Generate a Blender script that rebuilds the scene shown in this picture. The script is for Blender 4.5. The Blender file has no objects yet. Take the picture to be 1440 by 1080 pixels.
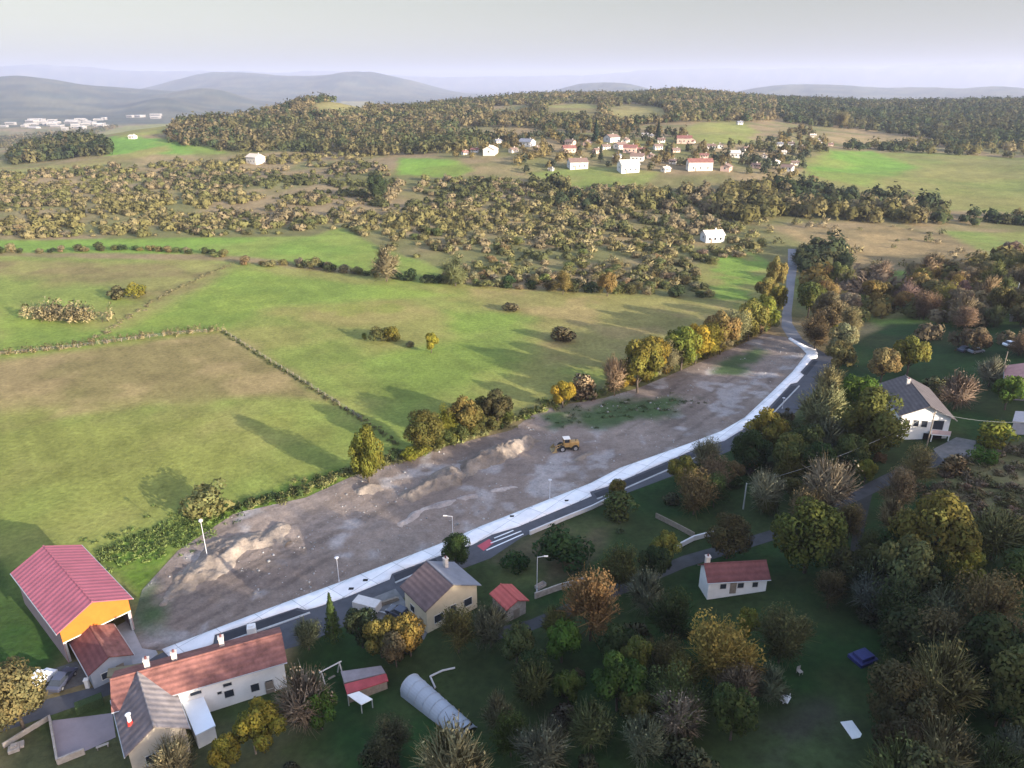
import bpy, bmesh, math, random
import numpy as np
from mathutils import Vector, Matrix
from mathutils.geometry import delaunay_2d_cdt

# ------------------------------------------------------------------ camera, sky, sun, exposure
SC = bpy.context.scene
COL = SC.collection
CAM_H, PITCH, FPX = 75.0, math.radians(22.3), 1028.0
SKY_LOW, SKY_HIGH = 0.385, 2.2
SUN_EL, SUN_X, SUN_Y = math.radians(14.0), 0.769, -0.639
cam = bpy.data.cameras.new("camera")
cam.sensor_width = 36.0
cam.lens = 36.0 * FPX / 1440.0
cam.clip_start, cam.clip_end = 1.0, 90000.0
cam_o = bpy.data.objects.new("camera", cam)
cam_o.location = (0, 0, CAM_H)
cam_o.rotation_euler = (math.pi / 2 - PITCH, 0, 0)
COL.objects.link(cam_o)
SC.camera = cam_o

W = bpy.data.worlds.new("World")
SC.world = W
W.use_nodes = True
nt = W.node_tree
bg = nt.nodes["Background"]
sky = nt.nodes.new("ShaderNodeTexSky")
sky.sky_type = 'NISHITA'
sky.sun_disc = False
sky.sun_elevation = SUN_EL
sky.sun_rotation = math.atan2(SUN_X, SUN_Y)
sky.altitude = 400
sky.air_density, sky.dust_density, sky.ozone_density = 1.0, 2.0, 1.0
# added ramp: sky dimmed at the horizon and brightened overhead to fill the shade
wtc = nt.nodes.new("ShaderNodeTexCoord"); wsx = nt.nodes.new("ShaderNodeSeparateXYZ"); wmr = nt.nodes.new("ShaderNodeMapRange")
wmr.inputs[1].default_value, wmr.inputs[2].default_value, wmr.inputs[3].default_value, wmr.inputs[4].default_value = 0.09, 0.55, SKY_LOW, SKY_HIGH
wmx = nt.nodes.new("ShaderNodeMix"); wmx.data_type = 'RGBA'; wmx.blend_type = 'MULTIPLY'; wmx.inputs[0].default_value = 1
wm2 = nt.nodes.new("ShaderNodeMix"); wm2.data_type = 'RGBA'; wm2.blend_type = 'MULTIPLY'; wm2.inputs[0].default_value = 1
wm2.inputs[7].default_value = (1.14, 1.0, .97, 1)
nt.links.new(wtc.outputs["Generated"], wsx.inputs[0]); nt.links.new(wsx.outputs[2], wmr.inputs[0])
wbw = nt.nodes.new("ShaderNodeRGBToBW"); wm3 = nt.nodes.new("ShaderNodeMix"); wm3.data_type = 'RGBA'
wmf = nt.nodes.new("ShaderNodeMapRange"); wmf.inputs[1].default_value, wmf.inputs[2].default_value, wmf.inputs[3].default_value, wmf.inputs[4].default_value = 0.02, 0.4, 0.85, 0.0
nt.links.new(sky.outputs[0], wbw.inputs[0]); nt.links.new(wsx.outputs[2], wmf.inputs[0]); nt.links.new(wmf.outputs[0], wm3.inputs[0])
nt.links.new(sky.outputs[0], wm3.inputs[6]); wgy = nt.nodes.new("ShaderNodeMix"); wgy.data_type = 'RGBA'; wgy.blend_type = 'MULTIPLY'; wgy.inputs[0].default_value = 1; wgy.inputs[7].default_value = (.93, 1.08, .90, 1)
nt.links.new(wbw.outputs[0], wgy.inputs[6]); nt.links.new(wgy.outputs[2], wm3.inputs[7])
nt.links.new(wm3.outputs[2], wmx.inputs[6]); nt.links.new(wmr.outputs[0], wmx.inputs[7])
nt.links.new(wmx.outputs[2], wm2.inputs[6]); nt.links.new(wm2.outputs[2], bg.inputs[0])
bg.inputs[1].default_value = 0.10

sl = bpy.data.lights.new("sun", 'SUN')
sl.energy = 4.5
sl.angle = math.radians(0.5)
sl.color = (1.0, 0.89, 0.74)
sun = bpy.data.objects.new("sun", sl)
ce = math.cos(SUN_EL)
sun.rotation_euler = Vector((SUN_X * ce, SUN_Y * ce, math.sin(SUN_EL))).to_track_quat('Z', 'Y').to_euler()
sun.location = (150, -125, 200)
COL.objects.link(sun)

vs = SC.view_settings
vs.view_transform = 'Standard'
vs.look = 'None'
vs.gamma = 1.0
vs.exposure = 1.8
SC.cycles.use_denoising = True
SC.cycles.max_bounces = 5
SC.cycles.diffuse_bounces = 2
SC.cycles.glossy_bounces = 2
SC.cycles.volume_bounces = 0
SC.cycles.transmission_bounces = 3

# ------------------------------------------------------------------ terrain height
RNG = np.random.default_rng(7)
random.seed(7)
BX, BY = -61.7, 101.0           # a point on the left edge of the building site; s runs towards the sun, t along the site
def st(x, y):
    dx, dy = x - BX, y - BY
    return SUN_X * dx + SUN_Y * dy, -SUN_Y * dx + SUN_X * dy

def sstep(a, b, v):
    u = np.clip((v - a) / (b - a), 0, 1)
    return u * u * (3 - 2 * u)

_NT = RNG.random((64, 64))
def vnoise(x, y):
    x = np.asarray(x, float); y = np.asarray(y, float)
    xi, yi = np.floor(x).astype(int), np.floor(y).astype(int)
    fx, fy = x - xi, y - yi
    fx, fy = fx * fx * (3 - 2 * fx), fy * fy * (3 - 2 * fy)
    a, b = _NT[xi % 64, yi % 64], _NT[(xi + 1) % 64, yi % 64]
    c, d = _NT[xi % 64, (yi + 1) % 64], _NT[(xi + 1) % 64, (yi + 1) % 64]
    return (a * (1 - fx) + b * fx) * (1 - fy) + (c * (1 - fx) + d * fx) * fy
def fbm(x, y, o=4):
    v, a, tot = 0, 1, 0
    for i in range(o):
        v = v + a * vnoise(x * 2 ** i + 17.3 * i, y * 2 ** i + 5.1 * i); tot += a; a *= .5
    return v / tot

def px2az(px): return math.degrees(math.atan((px - 720) / FPX * math.cos(PITCH)))
_DT = [0, 380, 500, 600, 700, 800, 1000, 1200, 1400, 1700, 2000, 2600, 3400, 6000, 80000]
_CT = {
    -600: [0, 0, 0, 0, 0, 0, 0, -8, -25, -45, -60, -72, -75, -75, -75],
    0: [0, 0, 0, 0, 1, 3, 4, -6, -20, -40, -55, -70, -75, -75, -75],
    150: [0, 0, 0, 1, 3, 8, 19, 14, -8, -30, -50, -70, -75, -75, -75],
    260: [0, 0, 0, 2, 4, 9, 27, 24, 4, -25, -50, -70, -75, -75, -75],
    350: [0, 0, 0, 3, 5, 10, 31.4, 28.8, 11.2, -22, -52, -68, -75, -75, -75],
    445: [0, 0, 1, 5, 8, 13, 34.5, 48, 31.5, 0, -35, -60, -75, -75, -75],
    520: [0, 0, 1, 8, 13, 18, 28, 35, 31, 15, -20, -50, -75, -75, -75],
    620: [0, 0, 3, 13, 19, 23, 28.4, 34.8, 38.2, 35, 18, -30, -70, -75, -75],
    760: [0, 0, 4, 17, 24, 28, 33.8, 40.6, 45.4, 50, 46, 0, -60, -75, -75],
    900: [0, 0, 4, 17, 24, 28, 34.5, 41, 46.5, 51, 47, 10, -55, -75, -75],
    955: [0, 0, 4, 17, 24, 29, 37.3, 45.6, 54.9, 63, 57, 10, -55, -75, -75],
    1010: [0, 0, 4, 16, 23, 28, 34.7, 40.4, 47.1, 53, 49, 10, -55, -75, -75],
    1100: [0, 0, 3, 13, 19, 23, 27.7, 32.4, 37.1, 42, 39, 5, -55, -75, -75],
    1250: [0, 0, 2, 8, 11, 13, 15.3, 20.6, 25.9, 35, 35, 0, -55, -75, -75],
    1440: [0, 0, 1, 7, 9, 11, 14.1, 21.2, 28.3, 39, 41, 0, -55, -75, -75],
    2000: [0, 0, 1, 6, 9, 11, 14.1, 21.2, 28.3, 39, 41, 0, -55, -75, -75],
}
_azs = np.array([px2az(k) for k in _CT])
_tab = np.array(list(_CT.values()), float)
_AG = np.linspace(-60, 60, 241)
_LG = np.linspace(math.log(200), math.log(80000), 400)
_tmp = np.array([np.interp(_LG, np.log(np.maximum(_DT, 1.0)), r) for r in _tab])
_FT = np.array([np.interp(_AG, _azs, _tmp[:, j]) for j in range(len(_LG))]).T
def _blur(a, n, ax):
    k = np.hanning(n + 2)[1:-1]; k /= k.sum()
    p = [(0, 0), (0, 0)]; p[ax] = (n // 2, n // 2)
    b = np.pad(a, p, mode='edge')
    return np.apply_along_axis(lambda v: np.convolve(v, k, 'valid'), ax, b)
_FT = _blur(_blur(_FT, 9, 0), 7, 1)

def bumps(az, d):
    """mountains far away: (azimuth px, width px, distance, depth, height)"""
    z = 0
    for apx, wpx, D, dd, hh in FAR:
        a = px2az(apx); w = abs(px2az(apx + wpx) - a)
        z = z + hh * np.exp(-((az - a) / w) ** 2 - ((d - D) / dd) ** 2)
    return z
FAR = [(448, 58, 1190, 170, 8), (20, 95, 7000, 1500, 138), (150, 150, 7600, 1500, 118), (-250, 180, 7500, 1500, 180), (290, 60, 6300, 700, 95), (225, 45, 5200, 600, 58),
       (375, 120, 10500, 1900, 220), (500, 70, 10500, 1900, 190), (570, 70, 11000, 1800, 130), (300, 100, 12000, 1500, 190),
       (100, 130, 21000, 2500, 385), (300, 120, 21000, 2500, 400), (480, 120, 22000, 2500, 360), (640, 140, 22000, 2500, 240), (-150, 200, 21000, 2500, 420),
       (760, 100, 22000, 2500, 210), (880, 60, 9000, 1200, 130), (820, 60, 9500, 1200, 120), (1080, 70, 9000, 1300, 105), (1180, 80, 9000, 1300, 125), (1300, 80, 9500, 1300, 100), (1420, 80, 9000, 1300, 120),
       (980, 110, 22000, 2500, 330), (1120, 110, 22000, 2500, 430), (1260, 110, 22000, 2500, 400), (1400, 110, 22000, 2500, 480), (1600, 180, 22000, 2500, 430), (900, 110, 22000, 2500, 250)]

def hgt(x, y):
    x = np.asarray(x, float); y = np.asarray(y, float)
    s, t = st(x, y)
    d = np.hypot(x, y)
    az = np.degrees(np.arctan2(x, y))
    q = (s - 42) / 9.0
    slope = 0.16 * 9.0 * np.where(q > 30, q, np.log1p(np.exp(np.minimum(q, 30))))
    z = np.minimum(slope, 17) * (1 - sstep(330, 480, d))
    crest = sstep(-170, -90, t) * (21.0 - .5 * sstep(62, 125, t)) * (1 - sstep(300, 380, t)) - 1.6 * np.exp(-((t - 27) / 17.0) ** 2) - 2.8 * np.exp(-((t - 70) / 11.0) ** 2) + .5 * np.sin(t / 4.0)  # unseen ridge behind the view; crest and dips shaped for its shade
    z = z + np.maximum(crest, 0) * np.exp(-((s - 205) / 42.0) ** 2) * sstep(120, 150, s)
    front = y > 0
    ai = np.clip((az + 60) / 0.5, 0, 239.999); li = np.clip((np.log(np.maximum(d, 200.0)) - _LG[0]) / (_LG[1] - _LG[0]), 0, 398.999)
    i, j = ai.astype(int), li.astype(int); fa, fl = ai - i, li - j
    zf = (_FT[i, j] * (1 - fa) + _FT[i + 1, j] * fa) * (1 - fl) + (_FT[i, j + 1] * (1 - fa) + _FT[i + 1, j + 1] * fa) * fl
    far = bumps(az, d) * (0.8 + 0.4 * fbm(x / 900.0, y / 900.0, 4))
    rough = (fbm(x / 90.0, y / 90.0, 3) - .5) * 7 * sstep(420, 700, d) + (fbm(x / 40. + 9, y / 40., 2) - .5) * 1.0 * sstep(170, 300, d)
    return z + np.where(front, zf + far, -40 * sstep(800, 3000, d)) + rough

# ------------------------------------------------------------------ photograph pixel -> place on the ground
def ray(px, py):
    xc, yc = (px - 720) / FPX, (540 - py) / FPX
    return np.array([xc, math.cos(PITCH) + yc * math.sin(PITCH), -math.sin(PITCH) + yc * math.cos(PITCH)])
_TS = np.exp(np.linspace(math.log(40), math.log(40000), 1500))
def G(px, py, off=0.0):
    d = ray(px, py)
    x, y, z = d[0] * _TS, d[1] * _TS, CAM_H + d[2] * _TS
    f = z - hgt(x, y) - off
    k = int(np.argmax(f < 0)) if (f < 0).any() else len(_TS) - 1
    k = max(k, 1)
    a, b = f[k - 1], f[k]
    u = a / (a - b) if a != b else 0
    t = _TS[k - 1] + (_TS[k] - _TS[k - 1]) * u
    return Vector((d[0] * t, d[1] * t, CAM_H + d[2] * t))
def Pz(px, py, z):
    d = ray(px, py); t = (z - CAM_H) / d[2]
    return Vector((d[0] * t, d[1] * t, z))
def zg(x, y): return float(hgt(x, y))
def depth(p): return p[1] * math.cos(PITCH) - (p[2] - CAM_H) * math.sin(PITCH)
def ppm(p): return FPX / depth(p)
def GP(pts): return [tuple(G(*p)[:2]) for p in pts]

def inside(poly, x, y):
    poly = np.asarray(poly); c = np.zeros(np.shape(x), bool); j = len(poly) - 1
    for i in range(len(poly)):
        xi, yi = poly[i]; xj, yj = poly[j]
        m = ((yi > y) != (yj > y))
        with np.errstate(divide='ignore', invalid='ignore'):
            c ^= m & (x < (xj - xi) * (y - yi) / (yj - yi) + xi)
        j = i
    return c
def sdist(poly, x, y):
    """signed distance in metres, positive inside"""
    poly = np.asarray(poly); d = np.full(np.shape(x), 1e18); j = len(poly) - 1
    for i in range(len(poly)):
        ax, ay = poly[j]; bx, by = poly[i]; ex, ey = bx - ax, by - ay
        u = np.clip(((x - ax) * ex + (y - ay) * ey) / (ex * ex + ey * ey + 1e-9), 0, 1)
        d = np.minimum(d, (x - ax - u * ex) ** 2 + (y - ay - u * ey) ** 2); j = i
    d = np.sqrt(d)
    return np.where(inside(poly, x, y), d, -d)

# ------------------------------------------------------------------ materials
_M = {}
def mat(name, col, rough=0.85, var=0.18, scale=1.5, spec=0.3, bump=0.0, metal=0.0, coords='Object', stripes=None, stripe_axis='X'):
    if name in _M: return _M[name]
    m = bpy.data.materials.new(name); m.use_nodes = True
    n, l = m.node_tree.nodes, m.node_tree.links
    b = n["Principled BSDF"]
    b.inputs["Roughness"].default_value = rough
    b.inputs["Specular IOR Level"].default_value = spec
    b.inputs["Metallic"].default_value = metal
    tc = n.new("ShaderNodeTexCoord")
    no = n.new("ShaderNodeTexNoise"); no.inputs["Scale"].default_value = scale; no.inputs["Detail"].default_value = 6; no.inputs["Roughness"].default_value = .65
    l.new(tc.outputs[coords], no.inputs["Vector"])
    rp = n.new("ShaderNodeValToRGB")
    e = rp.color_ramp.elements
    e[0].position, e[1].position = .3, .7
    e[0].color = (*[c * (1 - var) for c in col], 1); e[1].color = (*[min(1, c * (1 + var)) for c in col], 1)
    l.new(no.outputs[0], rp.inputs[0])
    out = rp.outputs[0]
    hsrc = no.outputs[0]
    if stripes:
        wv = n.new("ShaderNodeTexWave"); wv.bands_direction = stripe_axis; wv.inputs["Scale"].default_value = stripes; wv.inputs["Distortion"].default_value = .3
        l.new(tc.outputs[coords], wv.inputs["Vector"])
        mx = n.new("ShaderNodeMix"); mx.data_type = 'RGBA'; mx.blend_type = 'MULTIPLY'; mx.inputs[0].default_value = .14
        l.new(out, mx.inputs[6]); l.new(wv.outputs[0], mx.inputs[7]); out = mx.outputs[2]; hsrc = wv.outputs[0]
    l.new(out, b.inputs["Base Color"])
    if bump:
        bp = n.new("ShaderNodeBump"); bp.inputs["Strength"].default_value = bump; bp.inputs["Distance"].default_value = .08
        l.new(hsrc, bp.inputs["Height"]); l.new(bp.outputs[0], b.inputs["Normal"])
    _M[name] = m
    return m

def attr_mat(name, noises, bump=0.3, bumpd=0.15, trans=0.0, objcol=False):
    """base colour from the mesh's own colour attribute times procedural noise; leaves also let light through"""
    m = bpy.data.materials.new(name); m.use_nodes = True
    n, l = m.node_tree.nodes, m.node_tree.links
    b = n["Principled BSDF"]; b.inputs["Roughness"].default_value = .95; b.inputs["Specular IOR Level"].default_value = .12
    at = n.new("ShaderNodeAttribute"); at.attribute_name = "Col"
    out = at.outputs["Color"]
    if objcol:
        oi = n.new("ShaderNodeObjectInfo")
        mx = n.new("ShaderNodeMix"); mx.data_type = 'RGBA'; mx.blend_type = 'MULTIPLY'; mx.inputs[0].default_value = 1
        l.new(out, mx.inputs[6]); l.new(oi.outputs["Color"], mx.inputs[7]); out = mx.outputs[2]
    ge = n.new("ShaderNodeNewGeometry"); last = None
    for sc, lo, hi in noises:
        no = n.new("ShaderNodeTexNoise"); no.inputs["Scale"].default_value = sc; no.inputs["Detail"].default_value = 5; no.inputs["Roughness"].default_value = .7
        l.new(ge.outputs["Position"], no.inputs["Vector"])
        mr = n.new("ShaderNodeMapRange"); mr.inputs[1].default_value = .3; mr.inputs[2].default_value = .7; mr.inputs[3].default_value = lo; mr.inputs[4].default_value = hi
        l.new(no.outputs[0], mr.inputs[0])
        mx = n.new("ShaderNodeMix"); mx.data_type = 'RGBA'; mx.blend_type = 'MULTIPLY'; mx.inputs[0].default_value = 1
        l.new(out, mx.inputs[6]); l.new(mr.outputs[0], mx.inputs[7]); out = mx.outputs[2]; last = no
    l.new(out, b.inputs["Base Color"])
    if bump and last:
        bp = n.new("ShaderNodeBump"); bp.inputs["Strength"].default_value = bump; bp.inputs["Distance"].default_value = bumpd
        l.new(last.outputs[0], bp.inputs["Height"]); l.new(bp.outputs[0], b.inputs["Normal"])
    if trans:
        tr = n.new("ShaderNodeBsdfTranslucent"); l.new(out, tr.inputs[0])
        ms = n.new("ShaderNodeMixShader"); ms.inputs[0].default_value = trans
        l.new(b.outputs[0], ms.inputs[1]); l.new(tr.outputs[0], ms.inputs[2])
        l.new(ms.outputs[0], n["Material Output"].inputs[0])
    return m
M_GROUND = attr_mat("ground_cover", [(.02, .9, 1.1), (.12, .85, 1.15), (.9, .72, 1.28)], bump=.5, bumpd=.35)
M_DIRT = attr_mat("bare_earth", [(.06, .86, 1.14), (.5, .8, 1.2), (2.5, .8, 1.2)], bump=.6, bumpd=.25)
M_LEAF = attr_mat("foliage", [(.35, .8, 1.2)], bump=0, trans=.4, objcol=True)
M_TWIG = attr_mat("twigs", [(.5, .85, 1.15)], bump=0, objcol=True)
M_BARK = mat("bark", (.09, .07, .055), .95, .35, 4, .1)

# ------------------------------------------------------------------ object helpers
def np_mesh(name, V, F, C=None, N=None):
    """mesh from arrays; N = soft normals per vertex (a crown is shaded as the round mass of leaves that it is)"""
    V = np.asarray(V, np.float32); F = np.array(F, np.int32); k = F.shape[1]
    if N is not None:
        g = np.cross(V[F[:, 1]] - V[F[:, 0]], V[F[:, 2]] - V[F[:, 0]])
        fl = (g * N[F[:, 0]]).sum(1) < 0
        F[fl] = F[fl][:, ::-1]
    me = bpy.data.meshes.new(name)
    me.vertices.add(len(V)); me.vertices.foreach_set("co", V.ravel())
    me.loops.add(F.size); me.loops.foreach_set("vertex_index", F.ravel())
    me.polygons.add(len(F)); me.polygons.foreach_set("loop_start", np.arange(0, F.size, k, dtype=np.int32))
    if C is not None:
        a = me.color_attributes.new("Col", 'FLOAT_COLOR', 'POINT')
        C = np.asarray(C, np.float32)
        a.data.foreach_set("color", np.concatenate([C, np.ones((len(C), 1), np.float32)], 1).ravel())
    me.update(calc_edges=True); me.validate()
    if N is not None:
        me.polygons.foreach_set("use_smooth", np.ones(len(F), bool))
        N = np.asarray(N, np.float64); me.normals_split_custom_set_from_vertices(N / (np.linalg.norm(N, axis=1)[:, None] + 1e-9))
    return me
def link(name, data, m=None, parent=None):
    o = bpy.data.objects.new(name, data); COL.objects.link(o)
    if m is not None and data is not None and not data.materials: data.materials.append(m)
    if parent is not None: o.parent = parent
    return o
def tag(o, label=None, cat=None, group=None, kind=None):
    for k, v in (("label", label), ("category", cat), ("group", group), ("kind", kind)):
        if v: o[k] = v
    return o
def empty(name, loc, rz=0.0, label=None, cat=None, group=None):
    o = bpy.data.objects.new(name, None); COL.objects.link(o)
    o.location = loc; o.rotation_euler = (0, 0, rz); o.empty_display_size = .3
    return tag(o, label, cat, group)
class MB:
    """collects shapes in a bmesh, then links them as one mesh object"""
    def __init__(s): s.b = bmesh.new()
    def box(s, x0, x1, y0, y1, z0, z1, rot=None, piv=(0, 0, 0)):
        r = bmesh.ops.create_cube(s.b, size=1)
        Mx = Matrix.Translation(((x0 + x1) / 2, (y0 + y1) / 2, (z0 + z1) / 2)) @ Matrix.Diagonal((x1 - x0, y1 - y0, z1 - z0, 1))
        if rot is not None: Mx = Matrix.Translation(piv) @ rot.to_4x4() @ Matrix.Translation([-c for c in piv]) @ Mx
        bmesh.ops.transform(s.b, matrix=Mx, verts=r['verts']); return s
    def tube(s, p, q, r0, r1=None, n=8):
        p, q = Vector(p), Vector(q); d = q - p
        r = bmesh.ops.create_cone(s.b, cap_ends=True, segments=n, radius1=r0, radius2=r1 if r1 is not None else r0, depth=d.length)
        bmesh.ops.transform(s.b, matrix=Matrix.Translation((p + q) / 2) @ d.to_track_quat('Z', 'Y').to_matrix().to_4x4(), verts=r['verts']); return s
    def ball(s, c, r, sc=(1, 1, 1), sub=2):
        k = bmesh.ops.create_icosphere(s.b, subdivisions=sub, radius=r)
        bmesh.ops.transform(s.b, matrix=Matrix.Translation(c) @ Matrix.Diagonal((*sc, 1)), verts=k['verts']); return s
    def poly(s, pts, faces):
        v = [s.b.verts.new(p) for p in pts]
        for f in faces: s.b.faces.new([v[i] for i in f])
        return s
    def prism(s, outline, x0, x1):
        """outline in the y-z plane, extruded along x"""
        n = len(outline)
        pts = [(x0, a, b) for a, b in outline] + [(x1, a, b) for a, b in outline]
        fs = [tuple(range(n - 1, -1, -1)), tuple(range(n, 2 * n))] + [(i, (i + 1) % n, n + (i + 1) % n, n + i) for i in range(n)]
        s.poly(pts, fs); return s
    def build(s, name, m, parent=None, bevel=0, smooth=False):
        bmesh.ops.recalc_face_normals(s.b, faces=s.b.faces)
        if bevel: bmesh.ops.bevel(s.b, geom=s.b.edges[:], offset=bevel, segments=1, affect='EDGES')
        me = bpy.data.meshes.new(name); s.b.to_mesh(me); s.b.free()
        if smooth: me.shade_smooth()
        return link(name, me, m, parent)

def drape(poly, off, step=1.0, extra=None):
    """a sheet with this outline lying on the ground: returns vertices and triangles"""
    P = np.array(poly, float)
    out = []
    for i in range(len(P)):
        a, b = P[i], P[(i + 1) % len(P)]; k = max(1, int(np.hypot(*(b - a)) / step))
        out += [a + (b - a) * u / k for u in range(k)]
    E = np.array(out); n = len(E)
    x0, y0 = P.min(0); x1, y1 = P.max(0)
    gx, gy = np.meshgrid(np.arange(x0, x1, step), np.arange(y0, y1, step)); gx, gy = gx.ravel(), gy.ravel()
    gx = gx + RNG.uniform(-.2, .2, gx.shape) * step; gy = gy + RNG.uniform(-.2, .2, gy.shape) * step
    k = inside(P, gx, gy); gx, gy = gx[k], gy[k]
    k = sdist(P, gx, gy) > step * .35
    pts = [Vector(p) for p in E] + [Vector(p) for p in zip(gx[k], gy[k])]
    r = delaunay_2d_cdt(pts, [], [list(range(n))], 1, 1e-5)
    V = np.array([(v.x, v.y) for v in r[0]]); F = np.array([f for f in r[2] if len(f) == 3])
    Z = hgt(V[:, 0], V[:, 1]) + off
    if extra is not None: Z = Z + extra(V[:, 0], V[:, 1])
    return np.column_stack([V, Z]), F, n
def sheet(name, pxpoly, off, m, step=1.5, thick=0.0, parent=None, world=False):
    poly = pxpoly if world else GP(pxpoly)
    V, F, n = drape(poly, off, step)
    if thick:
        # sides: every boundary edge goes down
        E = {}
        for f in F:
            for a, b in ((f[0], f[1]), (f[1], f[2]), (f[2], f[0])): E[(a, b)] = 1
        bd = [(a, b) for (a, b) in E if (b, a) not in E]
        base = len(V); idx = {}; low = []
        for a, b in bd:
            for q in (a, b):
                if q not in idx: idx[q] = base + len(low); low.append(V[q] - (0, 0, thick))
        F = np.concatenate([F] + [np.array([(b, a, idx[a]), (b, idx[a], idx[b])]) for a, b in bd])
        V = np.concatenate([V, np.array(low)])
    me = np_mesh(name, V, F)
    return link(name, me, m, parent)
# ------------------------------------------------------------------ the ground: one sheet out to the horizon
def ground_colour(x, y):
    d = np.hypot(x, y); N = len(x)
    s, t = st(x, y)
    n1, n2, n3 = fbm(x / 45., y / 45., 4), fbm(x / 160. + 3, y / 160. + 8, 3), fbm(x / 9. + 1, y / 9., 3)
    def two(a, b, w): return np.asarray(a) * (1 - w[:, None]) + np.asarray(b) * w[:, None]
    C = two((.215, .16, .115), (.135, .13, .065), sstep(.35, .65, n1))
    C = np.where((d > 3500)[:, None], two((.045, .06, .06), (.095, .095, .08), sstep(.35, .65, n2)), C)  # far hills tinted bluish, haze put into the colour
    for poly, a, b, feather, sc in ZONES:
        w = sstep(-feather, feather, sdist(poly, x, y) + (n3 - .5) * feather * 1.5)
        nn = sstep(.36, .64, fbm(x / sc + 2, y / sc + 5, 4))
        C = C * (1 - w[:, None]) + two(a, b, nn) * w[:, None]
    fine = 1 + .3 * (fbm(x / 2.6 + 11, y / 2.6, 3) - .5) + .35 * (fbm(x / 14. + 4, y / 11. + 2, 3) - .5)
    q = .8 * x + .6 * y; p_ = -.6 * x + .8 * y
    fine = fine * (1 + .22 * (fbm(q / 1.6, p_ / 45., 3) - .5))
    far_ = sstep(3000, 4500, d)
    C = C * (1 + far_ * 1.1 * (fbm(x / 260. + 3, y / 260., 5) - .5))[:, None]
    return C * np.array((.88, .88, .64)) * fine[:, None]
GR, TA, BR = (.135, .178, .05), (.178, .145, .078), (.145, .198, .05)
def Z_(px, a, b, f, sc): return (GP(px), a, b, f, sc)
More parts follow.
